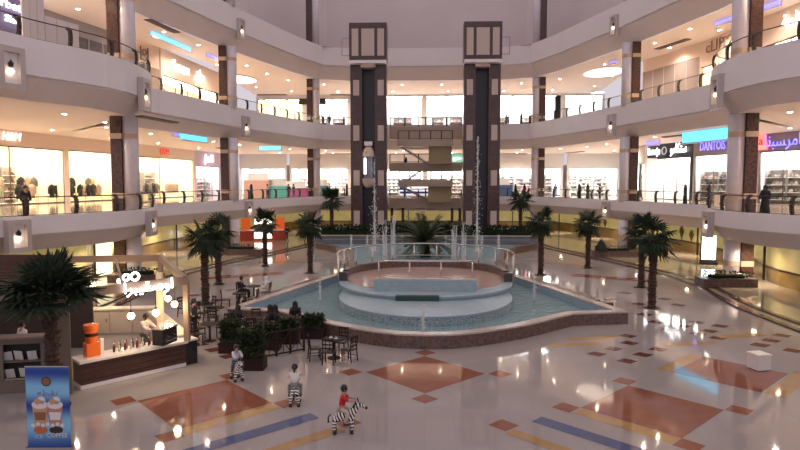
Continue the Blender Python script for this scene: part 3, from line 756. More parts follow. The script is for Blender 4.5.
# ------------------------------------------------------------------ central staircase between the towers
st = empty('staircase', (0, 77, .16), 0, 'beige switchback staircase with landings stacked between the two elevator towers', 'staircase')
def sb(name, x0, x1, y0, y1, za, zb, m): MB().box(((x0+x1)/2, (y0+y1)/2, (za+zb)/2-.16), (x1-x0, y1-y0, zb-za)).build(name, m, st)
K = .1262
def zx(px, py): return ((px-425.5)*K, 6.6+(183-py)*K)
for (a, c, t_, b_, y0, y1, m, nm) in [(389, 462, 126, 139, 1.2, 4.0, M_beige, 'gallery_bridge'), (398, 452, 141, 147.5, -2, .2, M_beige, 'landing'), (428.5, 451, 147.5, 164.5, -1.2, .2, M_tan, 'core_block'),
                                      (389, 462, 162.5, 171, .2, 3, M_beige, 'half_landing'), (399, 452, 180, 186.5, -2, .2, M_beige, 'landing'), (428, 451, 186.5, 202, -1.2, .2, M_tan, 'core_block'), (389, 462, 198, 208, .2, 3.4, M_beige, 'gallery_bridge')]:
    sb(nm, (a-425.5)*K, (c-425.5)*K, y0, y1, 6.6+(183-b_)*K, 6.6+(183-t_)*K, m)
def flight(x0, z0, x1, z1, y, w):
    b = MB(); n = 12
    for i in range(n):
        k = (i+.5)/n; b.box((x0+(x1-x0)*k, y, z0+(z1-z0)*k-.16-.1), (abs(x1-x0)/n+.02, w, .28))
    b.build('flight', M_beige, st)
for x0, z0, x1, z1, y, w in [(-3.2, 11.3, .2, 9.2, .8, 1.1), (-3.2, 6.4, .2, 8.9, .8, 1.1), (-3.2, 6.3, .2, 4.6, .8, 1.1), (-3.2, .3, .2, 3.6, -.6, 1.2)]: flight(x0, z0, x1, z1, y, w)
for (a, c, py, yy) in [(398, 452, 141, -1.9), (399, 452, 180, -1.9), (389, 462, 126, 1.3), (389, 462, 162.5, .3), (389, 462, 198, .3)]:
    z = 6.6+(183-py)*K-.16; xa, xc = (a-425.5)*K+.1, (c-425.5)*K-.1
    b = MB(); n = 5
    for i in range(n+1):
        x = xa+(xc-xa)*i/n; b.box((x, yy, z+.52), (.13, .1, 1.05))
    b.tube([(xa, yy, z+1.06), (xc, yy, z+1.06)], .05, 6); b.tube([(xa, yy, z+.1), (xc, yy, z+.1)], .03, 5); b.build('railing', M_dark, st)
for x in (-4.3, -2.9, 3.4, 4.4): MB().box((x, 1.2, 2.0), (.35, .35, 3.6)).build('support_post', M_woodred, st)
x, z = zx(455.5, 158.5)
g = empty('exit_sign', (x+.1, 76.6, z), 0, 'green lit exit sign with white lettering beside the right tower', 'sign')
MB().box((0, 0, 0), (1.3, .12, .95)).build('panel', glow('exit_green', (.02, .30, .16), .9), g); text_obj('\ufe9d\ufeed\ufeae\ufea8\ufee3', .6, S_white, g, (0, -.08, .05), ext=.01, width=.9)
g = empty('promotion_counter', (-1.3, 86.5, F1), 0, 'white and blue promotional counter on the first gallery behind the staircase', 'counter')
MB().box((0, 0, .5), (4.6, 1, 1)).build('body', mat('promo_white', (.8, .8, .84), .4, emit=(.8, .85, 1), es=.35), g); MB().box((0, -.52, .55), (4.6, .05, .3)).build('stripe', mat('promo_navy', (.03, .05, .2), .4), g)
MB().box((-1.9, 0, 1.3), (.9, .9, .6)).build('blue_top', mat('promo_blue', (.03, .15, .6), .4), g); MB().box((.6, .2, 1.35), (2.6, .5, .7)).build('sign_board', mat('promo_white', (.8, .8, .84), .4), g)

# ------------------------------------------------------------------ fountain
M_pool = mat('pool_mosaic', (.34, .43, .50), .3, col2=(.22, .31, .38), nscale=9)
M_poold = mat('pool_mosaic_dark', (.46, .52, .53), .3, col2=(.10, .19, .25), nscale=13)
M_pale = mat('pale_blue_render', (.33, .42, .47), .35, noise=.12, nscale=3)
M_pink = brickmat('pink_platform_tile', (.50, .35, .30), (.46, .32, .27), (.4, .3, .27), 1, .6, .6, .12, .01)
def poly_off(P, d):
    out = []; n = len(P)
    for i in range(n):
        p0, p1, p2 = Vector(P[i-1]), Vector(P[i]), Vector(P[(i+1) % n])
        a = (p1-p0).normalized(); c = (p2-p1).normalized()
        na = Vector((-a.y, a.x)); nc = Vector((-c.y, c.x)); m = (na+nc).normalized(); k = d/max(.35, m.dot(na))
        out.append((p1.x+m.x*k, p1.y+m.y*k))
    return out
fo = empty('fountain', (0, 35, 0), 0, 'wide tiered fountain with pointed mosaic pool and round platform in the hall centre', 'fountain')
OY = 35
def L(P): return [(x, y-OY) for x, y in P]
def basin(path, zt, zw, name, cop=.42, outer=M_granite, inner=M_pool):
    """ccw outline"""
    P = L(path); Q = poly_off(P, cop); P2 = poly_off(P, -.04)
    n = len(P); b = MB()
    for i in range(n):
        j = (i+1) % n
        b.face([(*P[i], 0), (*P[j], 0), (*P[j], zt-.07), (*P[i], zt-.07)])
    b.build(name+'_wall', outer, fo)
    b = MB()
    for i in range(n):
        j = (i+1) % n
        b.face([(*Q[i], 0), (*Q[i], zt-.07), (*Q[j], zt-.07), (*Q[j], 0)])
    b.face([(*q, .03) for q in Q]); b.build(name+'_lining', inner, fo)
    b = MB(); R2 = poly_off(P, cop+.03)
    for i in range(n):
        j = (i+1) % n
        b.face([(*P2[i], zt), (*P2[j], zt), (*R2[j], zt), (*R2[i], zt)]); b.face([(*P2[i], zt-.07), (*P2[j], zt-.07), (*P2[j], zt), (*P2[i], zt)]); b.face([(*R2[i], zt-.07), (*R2[i], zt), (*R2[j], zt), (*R2[j], zt-.07)])
        b.face([(*P2[i], zt-.07), (*R2[i], zt-.07), (*R2[j], zt-.07), (*P2[j], zt-.07)])
    b.build(name+'_coping', M_grtop if name[0] == 'f' else M_granite, fo)
    return Q
FR = [(9.5, 28.65), (8.2, 28.42), (6.85, 28.15), (6.0, 27.4), (5.2, 26.6), (4.2, 25.75), (3.2, 25.05), (2.1, 24.4), (1.1, 24.0), (0, 23.88)]
front = [(-x, y) for x, y in FR]+[(x, y) for x, y in FR[::-1][1:]]+[(5.95, 40.2), (-5.95, 40.2)]
Qf = basin(front, .6, .4, 'front_basin')
rear = [(-5.2, 41.5), (5.2, 41.5), (5.9, 47), (6.9, 53.5), (8.4, 57), (11.1, 60.8), (-11.1, 60.8), (-8.4, 57), (-6.9, 53.5), (-5.9, 47)]
Qr = basin(rear, .62, .4, 'rear_basin', cop=.35)
def water(Q, z, name, label):
    m = bpy.data.materials.get('pool_water_surface')
    if not m:
        m = mat('pool_water_surface', (.21, .32, .335), .06, spec=.7); nt = m.node_tree; b = nt.nodes['Principled BSDF']
        tc = nt.nodes.new('ShaderNodeTexCoord'); n = nt.nodes.new('ShaderNodeTexNoise'); n.inputs['Scale'].default_value = 2.6; n.inputs['Detail'].default_value = 4; n.inputs['Roughness'].default_value = .65
        bp = nt.nodes.new('ShaderNodeBump'); bp.inputs['Strength'].default_value = 1.; bp.inputs['Distance'].default_value = .25
        nt.links.new(tc.outputs['Object'], n.inputs['Vector']); nt.links.new(n.outputs['Fac'], bp.inputs['Height']); nt.links.new(bp.outputs['Normal'], b.inputs['Normal'])
    o = MB().face([(x, y+OY, z) for x, y in Q]).build(name, m); tag(o, label, 'water', kind='stuff')
water(Qf, .15, 'pool_water', 'rippled teal water in the pointed front pool'); water(Qr, .3, 'pool_water', 'water in the rear pool before the blue wall')
# lower drum, upper drum, platform
c1 = (0, 32.85-OY, 0); c2 = (0, 36.4-OY, 0); c3 = (0, 35.3-OY, 0)
b = MB(); b.lathe([(4.6, 0), (4.6, .5)], c1, 72, 0, caps=False, sy=1.22); b.build('lower_drum_mosaic', M_poold, fo, smooth=True)
b = MB(); b.lathe([(4.6, .5), (4.64, .5), (4.64, .58), (4.4, .6), (3.4, .68), (0.001, .68)], c1, 72, caps=False, sy=1.22); b.build('lower_drum_top', M_pale, fo)
b = MB(); b.lathe([(4.8, 0), (4.85, .6), (5.0, .84), (5.0, .9), (4.9, .92), (.001, .92)], c3, 72, 0, caps=False); b.lathe([(4.75, .9), (4.75, .95), (.001, .95)], c2, 72, 1, caps=False); b.build('upper_drum', [M_pale, M_pink], fo)
MB().box((-.4, 30.5-OY, .78), (2.2, .4, .3)).build('spill_slot', mat('slot_green', (.02, .055, .045), .3), fo)
b = MB(); n = 14
pts = [(-2.85+5.7*i/n, 33.15-OY-.35*(1-((i-n/2)/(n/2))**2)*0) for i in range(n+1)]
b.box((0, 31.95-OY, 1.2), (5.4, .35, .6)); b.build('front_parapet', M_pale, fo)
MB().box((0, 32.05-OY, 1.52), (5.5, .42, .06)).build('parapet_coping', M_grtop, fo)
MB().face([(-2.7, 32.2-OY, 1.28), (2.7, 32.2-OY, 1.28), (2.7, 33.4-OY, 1.28), (-2.7, 33.4-OY, 1.28)]).face([(-2.7, 33.4-OY, .93), (-2.7, 33.4-OY, 1.28), (2.7, 33.4-OY, 1.28), (2.7, 33.4-OY, .93)]).build('raised_step', M_pink, fo)
b = MB(); b.lathe([(4.98, .6), (4.98, 1.38), (4.62, 1.38), (4.62, .93)], c2, 48, a0=-.02, a1=PI+.02, caps=False); b.build('rear_kerb', M_granite, fo)
for s in (-1, 1): MB().box((s*4.78, 35.25-OY, 1.17), (.5, .5, .5)).build('corner_block', mat('block_brown', (.07, .05, .05), .3), fo)
# steps beside the back edges of the pointed pool
for s in (-1, 1):
    a = Vector((s*9.5, 28.65)); c = Vector((s*5.95, 40.2)); u = (c-a).normalized(); nrm = Vector((u.y, -u.x))*s*(1 if s > 0 else 1)
    nrm = Vector((abs(u.y)*s, abs(u.x)))
    for k, (o0, o1, h, t0, t1) in enumerate(((.05, .65, .5, 3.3, 11.0), (.65, 1.25, .34, 3.6, 10.8), (1.25, 1.85, .17, 3.9, 10.6))):
        mid = a+u*((t0+t1)/2)+nrm*((o0+o1)/2)
        MB().box((mid.x, mid.y-OY, h/2), (o1-o0, t1-t0, h), rz=math.atan2(-u.x, u.y)).build('side_step', M_grtop if k == 1 else M_granite, fo)
# rear terrace with blue wall
te = empty('planting_terrace', (0, 69, 0), 0, 'raised planted terrace with blue grey front wall behind the rear pool', 'terrace')
MB().prism([(-11.2, -8.1), (11.2, -8.1), (11.4, 5.8), (-11.4, 5.8)], 0, 1.3).build('terrace_body', mat('blue_grey_mosaic', (.20, .235, .285), .35, noise=.12, nscale=2), te)
MB().box((0, -8.1, 1.33), (22.6, .5, .08)).build('coping', M_grtop, te)
MB().box((0, -8.17, .95), (22.4, .05, .08)).build('tile_line', M_pale, te)
# railings
def tube_rail(name, pts, z0, z1, nposts, label, closed=False, mids=(.5,)):
    ctr = Vector((sum(p[0] for p in pts)/len(pts), sum(p[1] for p in pts)/len(pts)))
    rt = empty(name, (ctr.x, ctr.y, z0), 0, label, 'railing'); q = [(p[0]-ctr.x, p[1]-ctr.y) for p in pts]; h = z1-z0
    MB().tube([(x, y, h) for x, y in q], .045, 8, closed=closed).build('top_rail', M_steel, rt, smooth=True)
    for f in mids: MB().tube([(x, y, h*f) for x, y in q], .022, 6, closed=closed).build('middle_rail', M_steel, rt, smooth=True)
    S = resample(q+([q[0]] if closed else []), nposts)
    for x, y in S[:-1] if closed else S: MB().tube([(x, y, 0), (x, y, h)], .04, 8).build('rail_post', M_steel, rt, smooth=True)
arc = [(5.28*math.cos(a), 36.6+5.5*math.sin(a)) for a in [R(-18+216*i/40) for i in range(41)]]
tube_rail('fountain_railing', arc, .62, 2.42, 14, 'curved stainless steel railing round the back of the fountain platform', mids=(.55,))
tube_rail('fountain_railing', [(-2.65, 34.35), (-1.3, 34.25), (0, 34.2), (1.3, 34.25), (2.65, 34.35)], .95, 2.2, 4, 'low straight steel railing across the front of the fountain platform', mids=(.28,))

# ------------------------------------------------------------------ water jets
M_jet = bpy.data.materials.new('spray_water'); M_jet.use_nodes = True
_b = M_jet.node_tree.nodes['Principled BSDF']; _b.inputs['Base Color'].default_value = (.85, .86, .88, 1); _b.inputs['Alpha'].default_value = .5; _b.inputs['Roughness'].default_value = .4
def jet(x, y, z, h, r, label, group, seed=0):
    rnd = random.Random(seed+int(x*10)); b = MB()
    for q in range(9):
        a = rnd.uniform(0, 6.28); d = r*.45*rnd.random()**.5; hh = h*(1 if q == 0 else rnd.uniform(.45, .95)); sp = rnd.uniform(.1, .5)*r; n = 9; pts = []; rr = []
        for i in range(n+1):
            k = i/n; pts.append((d*math.cos(a)*(1-.3*k)+sp*math.cos(a)*k*k+rnd.uniform(-.02, .02), d*math.sin(a)*(1-.3*k)+sp*math.sin(a)*k*k+rnd.uniform(-.02, .02), k*hh)); rr.append(max(.01, r*.34*(1-.75*k)*rnd.uniform(.6, 1.3)))
        b.tube(pts, rr, 6)
    for i in range(int(60+h*26)):
        k = rnd.random()**.7; a = rnd.uniform(0, 2*PI); d = r*abs(rnd.gauss(0, .9))*(1.25-.6*k)
        b.ball((d*math.cos(a), d*math.sin(a), k*h*1.02), rnd.uniform(.012, .03)*(1+r), 5)
    o = b.build('water_jet', M_jet, smooth=True); o.location = (x, y, z); tag(o, label, 'water jet', group)
def jx(px, Y): return (px-425.5)/610*Y
for px, Y, h, r, lb in [(423.5, 26.1, 1.2, .10, 'small white jet in front of the drum at the pool front'), (318.5, 33.0, 1.15, .09, 'single jet in the left wing of the front pool'), (534.5, 33.3, 1.25, .09, 'single jet in the right wing of the front pool')]:
    jet(jx(px, Y), Y, .15, h, r, lb, None)
for px, Y, h, r in [(385, 49, 3.3, .3), (393, 49.5, 3.6, .33), (454, 49.5, 2.9, .33), (464, 49, 3.1, .30)]:
    jet(jx(px, Y), Y, .3, h, r, 'thick white jet beside the central bushy palm, %s' % {385: 'outer one on its left', 393: 'inner one on its left', 454: 'inner one on its right', 464: 'outer one on its right'}[px], 'thick jets round the central palm')
for px, Y, h, r in [(351, 58, 1.35, .17), (367, 58.5, 1.2, .15), (402, 58, 1.4, .16), (446, 58, 1.3, .16), (482, 58.5, 1.3, .16), (498.5, 58, 1.4, .16)]:
    jet(jx(px, Y), Y, .3, h, r, 'short jet in the rear pool, number', 'short jets along the blue wall')
    bpy.context.scene.collection.objects[-1]['label'] = 'short white jet before the blue wall, %s' % {351: 'leftmost of six', 367: 'second from the left', 402: 'just left of the bushy palm', 446: 'just right of the bushy palm', 482: 'second from the right', 498.5: 'rightmost of six'}[px]
def plume(px, Y, h, r, label):
    rnd = random.Random(int(px)); b = MB(); n = 20
    b.lathe([(max(.015, .09*(1-k/n)+.01), h*k/n) for k in range(n+1)], n=6, caps=False)
    for i in range(520):
        k = rnd.random()**1.5; a = rnd.uniform(0, 2*PI); d = abs(rnd.gauss(0, r))*(1.2-k)
        b.ball((d*math.cos(a), d*math.sin(a), k*h), rnd.uniform(.02, .055), 4)
    o = b.build('water_jet', M_jet); o.location = (jx(px, Y), Y, .3); tag(o, label, 'water jet', 'high plumes before the towers')
plume(374.5, 56, 6.8, .30, 'high thin glittering plume before the left elevator tower'); plume(477, 56, 10.5, .30, 'high thin glittering plume before the right elevator tower')

# ------------------------------------------------------------------ palms
def trunk(h, r=.2, seed=1):
    rnd = random.Random(seed); b = MB(); pr = []; z = 0; k = 0
    while z < h:
        pr.append((r*(1.25 if z < .15 else 1)*(1.16 if k % 2 else .86)*(1+rnd.uniform(-.08, .08)), z)); z += .085; k += 1
    pr.append((r*.9, h)); b.lathe(pr, n=12)
    for i in range(int(h*22)):
        zz = rnd.uniform(.1, h); a = rnd.uniform(0, 2*PI); c, s = math.cos(a), math.sin(a)
        b.add([(c*r*.9-s*.05, s*r*.9+c*.05, zz), (c*r*.9+s*.05, s*r*.9-c*.05, zz), (c*r*1.45, s*r*1.45, zz+.13), (c*r*.9, s*r*.9, zz+.1)], [(0, 1, 2), (0, 2, 3), (1, 3, 2)])
    return b
def fan_crown(seed=1, R0=1.4, nleaf=26, els=(70, 45, 25, 5, -12, -30), skirt=True):
    rnd = random.Random(seed); b = MB()
    for i in range(nleaf):
        az = i*2.399+rnd.uniform(-.2, .2); el = R(rnd.choice(els)+rnd.uniform(-8, 8))
        if skirt and i > nleaf*.8: el = R(-50+rnd.uniform(-10, 10))
        d = Vector((math.cos(az)*math.cos(el), math.sin(az)*math.cos(el), math.sin(el))); L0 = R0*.42*rnd.uniform(.85, 1.1)
        tip = d*L0; b.tube([(0, 0, 0), tuple(tip)], [.03, .018], 4)
        side = Vector((-math.sin(az), math.cos(az), 0)); up = d.cross(side)*-1
        nb = 13; fl = R0*.62*rnd.uniform(.9, 1.1)
        for k in range(nb):
            t = (k/(nb-1)-.5)*R(210); v = (d*math.cos(t)+side*math.sin(t)).normalized(); l = fl*(.75+.25*math.cos(t))
            w = .055; sd = v.cross(up).normalized()*w; p1 = tip+v*l*.55-Vector((0, 0, .03)); p2 = tip+v*l*.95-Vector((0, 0, .14+.12*abs(t)*l)); 
            b.add([tuple(tip), tuple(p1+sd), tuple(p2), tuple(p1-sd)], [(0, 1, 2, 3)]); 
            q = up*.012; b.add([tuple(tip+q), tuple(p1-sd+q), tuple(p2+q), tuple(p1+sd+q)], [(0, 1, 2, 3)])
    return b
crowns = [fan_crown(s) for s in (3, 8, 21)]+[fan_crown(31, 1.5, 44, (75, 60, 48, 36, 24, 12, 0), False)]
protos = []
def palm(x, y, z, zc, label, k=0, sc=1., group='fan palms planted in the hall floor'):
    h = zc-z
    rt = empty('fan_palm', (x, y, z), random.uniform(0, 6.28), label, 'palm tree', group)
    trunk(h, .19, k).build('trunk', M_trunk, rt)
    c = crowns[3] if k == 99 else crowns[k % 3]
    o = MB(); o.v = list(c.v); o.f = c.f; o.m = c.m; ob = o.build('fronds', M_frond, rt); ob.location = (0, 0, h+.02); ob.scale = (sc,)*3
    MB().lathe([(.42, 0), (.45, .03), (.3, .05)], n=18).build('base_ring', M_black, rt)
PL = [(-12.0, 32.5, 0, 3.55, 'fan palm on the left, nearest the cafe tables'), (-13.5, 39, 0, 3.5, 'fan palm close behind the one by the cafe tables'), (-12.75, 47.8, 0, 3.5, 'fan palm third from the front on the left side'), (-8.45, 44.2, 0, 3.5, 'fan palm left of the fountain platform'),
      (12.0, 32.5, 0, 3.7, 'fan palm on the right, nearest the camera'), (13.7, 39, 0, 3.6, 'fan palm close behind the nearest right one'), (12.65, 47.8, 0, 3.45, 'fan palm third from the front on the right side'), (8.3, 44, 0, 3.8, 'fan palm right of the fountain platform'),
      (-9.9, 64, 1.3, 4.9, 'fan palm on the terrace left of the left tower'), (9.9, 64, 1.3, 4.9, 'fan palm on the terrace right of the right tower')]
for i, (x, y, z, zc, lb) in enumerate(PL): palm(x, y, z, zc, lb, i, 1.0 if y < 60 else 1.15)
palm(-10.95, 17.2, 0, 3.2, 'large dark fan palm in the left foreground beside the cafe kiosk', 99, 1.1)
# central feathery palm
rt = empty('date_palm', (0, 52.5, .3), 0, 'broad bushy date palm in the centre behind the fountain platform', 'palm tree')
trunk(1.2, .4, 5).build('trunk', M_trunk, rt)
b = MB(); rnd = random.Random(5)
for i in range(80):
    az = i*2.399; el = R(rnd.uniform(0, 72)); Ln = rnd.uniform(2.7, 3.5); p = Vector((0, 0, 1.2)); d = Vector((math.cos(az)*math.cos(el), math.sin(az)*math.cos(el), math.sin(el))); side = Vector((-math.sin(az), math.cos(az), 0)); pts = []
    for k in range(9):
        pts.append(p.copy()); p = p+d*Ln/9; d = (d+Vector((0, 0, -.13))).normalized()
    b.tube(pts, .022, 3, caps=False)
    for k in range(1, 9):
        dd = (pts[k]-pts[k-1]).normalized()
        for j in range(2):
            for s in (-1, 1):
                o_ = pts[k-1].lerp(pts[k], j*.5+.25); l = .55*(1-.5*k/9); v = (side*s*.8+dd*.6-Vector((0, 0, .15))).normalized()*l; w = dd*.085
                b.add([tuple(o_-w), tuple(o_+w), tuple(o_+v)], [(0, 1, 2)])
b.build('fronds', mat('date_palm_leaf', (.075, .10, .045), .6, noise=.5, nscale=2), rt)

# ------------------------------------------------------------------ foliage helpers
def foliage(w, d, h, n, seed=1, leaf=.12):
    rnd = random.Random(seed); b = MB()
    for i in range(n):
        x, y, z = rnd.uniform(-w/2, w/2), rnd.uniform(-d/2, d/2), h*rnd.random()**.8
        a, e = rnd.uniform(0, 6.28), rnd.uniform(-.4, 1.2); v = Vector((math.cos(a)*math.cos(e), math.sin(a)*math.cos(e), math.sin(e)))*leaf*rnd.uniform(.7, 1.5); s = Vector((-math.sin(a), math.cos(a), .2))*leaf*.4
        p = Vector((x, y, z)); b.add([tuple(p), tuple(p+v*.5+s), tuple(p+v), tuple(p+v*.5-s)], [(0, 1, 2, 3)])
    return b
def planter(x, y, w, d, h, fh, label, z=0, rz=0, m=M_granite, n=260, leaf=.14, name='planter_box', cat='planter', group=None, lm=None):
    rt = empty(name, (x, y, z), rz, label, cat, group)
    b = MB(); b.box((0, 0, h/2), (w, d, h)); b.box((0, 0, h+.02), (w+.06, d+.06, .05)); b.build('box', m, rt)
    f = foliage(w*.92, d*.85, fh, n, seed=int(abs(x*7)+n), leaf=leaf).box((0, 0, fh*.22), (w*.6, d*.5, fh*.44)).build('foliage', lm or M_leaf, rt); f.location = (0, 0, h+.03)
    return rt
for s, nm in ((-1, 'left'), (1, 'right')):
    planter(s*18.9, 38.9, 3.3, 1.3, .62, .4, 'brown granite planter at the foot of the near %s column' % nm, z=.16 if False else 0, group='granite planters before the columns')
    planter(s*16.7, 54.3, 3.9, 1.3, .62, .4, 'brown granite planter at the foot of the middle %s column' % nm, group='granite planters before the columns')
rt = empty('potted_shrub', (15.4, 53.9, .68), 0, 'dark cone shaped shrub standing in the planter by the middle right column', 'plant')
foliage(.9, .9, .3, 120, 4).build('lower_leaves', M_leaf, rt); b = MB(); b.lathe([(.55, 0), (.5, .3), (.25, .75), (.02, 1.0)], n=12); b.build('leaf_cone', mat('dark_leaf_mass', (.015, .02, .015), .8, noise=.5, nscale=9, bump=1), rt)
_f = foliage(21.4, 1.6, .85, 4200, 11, .26); _f.box((0, 0, .22), (21.4, 1.5, .45)); h_ = _f.build('terrace_hedge', M_leaf); h_.location = (0, 62.6, 1.32); tag(h_, 'low dark hedge planting along the top of the blue terrace wall', 'hedge', kind='stuff')
_f = foliage(8.5, 2.0, 1.0, 1500, 12, .28); _f.box((0, 0, .25), (8.5, 1.9, .5)); h_ = _f.build('terrace_shrubs', mat('reddish_shrub', (.07, .05, .03), .7, noise=.5, nscale=4)); h_.location = (0, 66.6, 1.32); tag(h_, 'mixed low shrubs on the terrace between the two towers', 'shrubs', kind='stuff')
rt = empty('plant_pot', (20.4, 39.1+.6, .16), 0, 'small white pot standing beside the near right column', 'pot')
MB().lathe([(.2, 0), (.3, .6), (.33, .62), (.27, .6), (.2, .1)], n=16, caps=False).build('pot', M_whitecloth, rt, smooth=True); foliage(.35, .35, .15, 30, 3, .08).build('soil_leaves', M_leaf, rt).location = (0, 0, .5)
# advertising light box
x, y = 25.0*.93, 50.5
rt = empty('advertising_light_box', (22.4, 49, .16), -.15, 'tall white glowing light box standing behind the near right column', 'light box')
MB().box((0, .08, 1.2), (1.15, .2, 2.3)).build('cabinet', M_dark, rt); MB().box((0, -.04, 1.35), (1.0, .05, 1.9)).build('lit_face', glow('lightbox_white', (.85, 1, 1), 4.), rt); MB().box((0, 0, .1), (1.25, .5, .22)).build('base', M_black, rt)
# pale cube
x, y = at(758.5, 369)
rt = empty('cube_stool', (x, y, .006), .25, 'pale cube shaped stool standing alone on the floor at the right', 'stool')
MB().box((0, 0, .27), (.52, .52, .5)).build('body', M_whitecloth, rt); MB().box((0, 0, .55), (.56, .56, .06)).build('cushion', mat('cube_top', (.8, .72, .66), .4), rt)
# food counter at the far left of the ground floor
x, y = jx(258, 66), 68
rt = empty('food_counter', (x-.2, y, .16), .25, 'red food counter with glowing menu board at the far left of the ground floor', 'counter')
MB().box((0, 0, .55), (5.0, 1.1, 1.1)).build('counter_body', mat('counter_red', (.45, .05, .02), .35), rt); MB().box((0, 0, 1.13), (5.1, 1.2, .07)).build('counter_top', M_white, rt)
MB().box((0, -.6, .62), (1.9, .05, .7)).build('display_window', glow('counter_light', (1, .95, .85), 2.5), rt); MB().box((0, .4, 2.1), (1.9, .1, .6)).build('menu_board', glow('counter_light', (1, .95, .85), 2.5), rt)
for s in (-1, 1): MB().box((s*1.9, .4, 1.75), (1.0, .3, 1.5)).build('side_panel', mat('counter_orange', (.6, .1, .02), .4, emit=(1, .15, .02), es=.2), rt)
# two lit cream door openings on the ground floor, behind the kiosk
for px, nm in ((98, 'cream lit doorway panel on the ground floor behind the cafe kiosk'), ):
    q = hit(W0, px)
    rt = empty('lit_panel', (q[0]+.35, q[1], .16), PI/2-.1, nm, 'light panel'); MB().box((0, 0, 1.25), (1.7, .1, 2.3)).build('face', glow('cream_panel', (1, .82, .5), 1.0), rt); MB().box((0, .06, 1.25), (1.9, .1, 2.45)).build('frame', M_dark, rt)
# vase silhouettes stuck on the yellow glazing, right
for i, (px, w, h) in enumerate([(606, .9, 1.0), (683, .9, 1.3), (693, .8, 1.0)]):
    q = hit(W0, px); rt = empty('vase_decal', (q[0]-.15, q[1]-.1, 1.25), PI/2+.15, 'dark vase shaped decoration on the yellow lit glazing, %s' % ['left of the middle right column', 'the taller one by the light box', 'the smaller one by the light box'][i], 'decoration')
    b = MB(); b.lathe([(.1, 0), (.16, .03), (.1, .12), (w/2*.9, h*.5), (w/2, h*.7), (.2, h*.88), (.3, h)], n=14, sy=.12); b.build('vase', mat('decal_olive', (.13, .11, .035), .5), rt)

# ------------------------------------------------------------------ people
def skin_mesh(V, Ed, sub=1):
    me = bpy.data.meshes.new('s'); me.from_pydata([v[:3] for v in V], Ed, []); me.update()
    o = bpy.data.objects.new('s', me); COL.objects.link(o)
    md = o.modifiers.new('k', 'SKIN'); 
    if not me.skin_vertices: 
        bm = bmesh.new(); bm.from_mesh(me); bm.verts.layers.skin.verify(); bm.to_mesh(me); bm.free()
    for i, v in enumerate(V):
        r = v[3]; me.skin_vertices[0].data[i].radius = (r, v[4] if len(v) > 4 else r); me.skin_vertices[0].data[i].use_root = (i == 0)
    md.use_smooth_shade = True
    s = o.modifiers.new('s', 'SUBSURF'); s.levels = sub; s.render_levels = sub
    bpy.context.view_layer.update(); dg = bpy.context.evaluated_depsgraph_get()
    m2 = bpy.data.meshes.new_from_object(o.evaluated_get(dg)); COL.objects.unlink(o); bpy.data.objects.remove(o)
    return m2
def mobj(name, me, m, parent):
    me = me.copy(); me.materials.clear(); me.materials.append(m)
    for p in me.polygons: p.use_smooth = True; p.material_index = 0
    o = bpy.data.objects.new(name, me); COL.objects.link(o); o.parent = parent; return o
# joints, facing -Y, height about 1.72
STAND = dict(pel=(0, 0, .95), spi=(0, 0, 1.15), che=(0, 0, 1.34), nec=(0, 0, 1.48), hea=(0, -.01, 1.56), top=(0, -.01, 1.66),
             sL=(-.18, 0, 1.41), eL=(-.24, .02, 1.14), wL=(-.26, -.06, .90), sR=(.18, 0, 1.41), eR=(.24, .02, 1.14), wR=(.26, -.06, .90),
             hL=(-.10, 0, .90), kL=(-.11, -.02, .50), aL=(-.11, .02, .08), tL=(-.12, -.14, .04), hR=(.10, 0, .90), kR=(.11, -.02, .50), aR=(.11, .02, .08), tR=(.12, -.14, .04))
WALK = dict(STAND, kL=(-.10, -.18, .52), aL=(-.10, -.22, .09), tL=(-.1, -.37, .06), kR=(.1, .02, .50), aR=(.1, .26, .14), tR=(.1, .14, .04), eL=(-.24, .14, 1.16), wL=(-.24, .08, .92), eR=(.24, -.12, 1.16), wR=(.22, -.25, .96))
SIT = dict(STAND, pel=(0, 0, .52), spi=(0, .02, .72), che=(0, 0, .92), nec=(0, -.02, 1.06), hea=(0, -.05, 1.14), top=(0, -.06, 1.24), sL=(-.18, 0, .99), eL=(-.23, -.06, .74), wL=(-.14, -.28, .76), sR=(.18, 0, .99), eR=(.23, -.06, .74), wR=(.14, -.28, .76),
           hL=(-.10, -.02, .50), kL=(-.12, -.44, .52), aL=(-.12, -.44, .08), tL=(-.12, -.58, .04), hR=(.10, -.02, .50), kR=(.12, -.44, .52), aR=(.12, -.44, .08), tR=(.12, -.58, .04))
REACH = dict(STAND, eL=(-.24, -.2, 1.2), wL=(-.14, -.42, 1.16), eR=(.24, -.2, 1.2), wR=(.14, -.42, 1.16), hea=(0, -.06, 1.55), top=(0, -.08, 1.65))
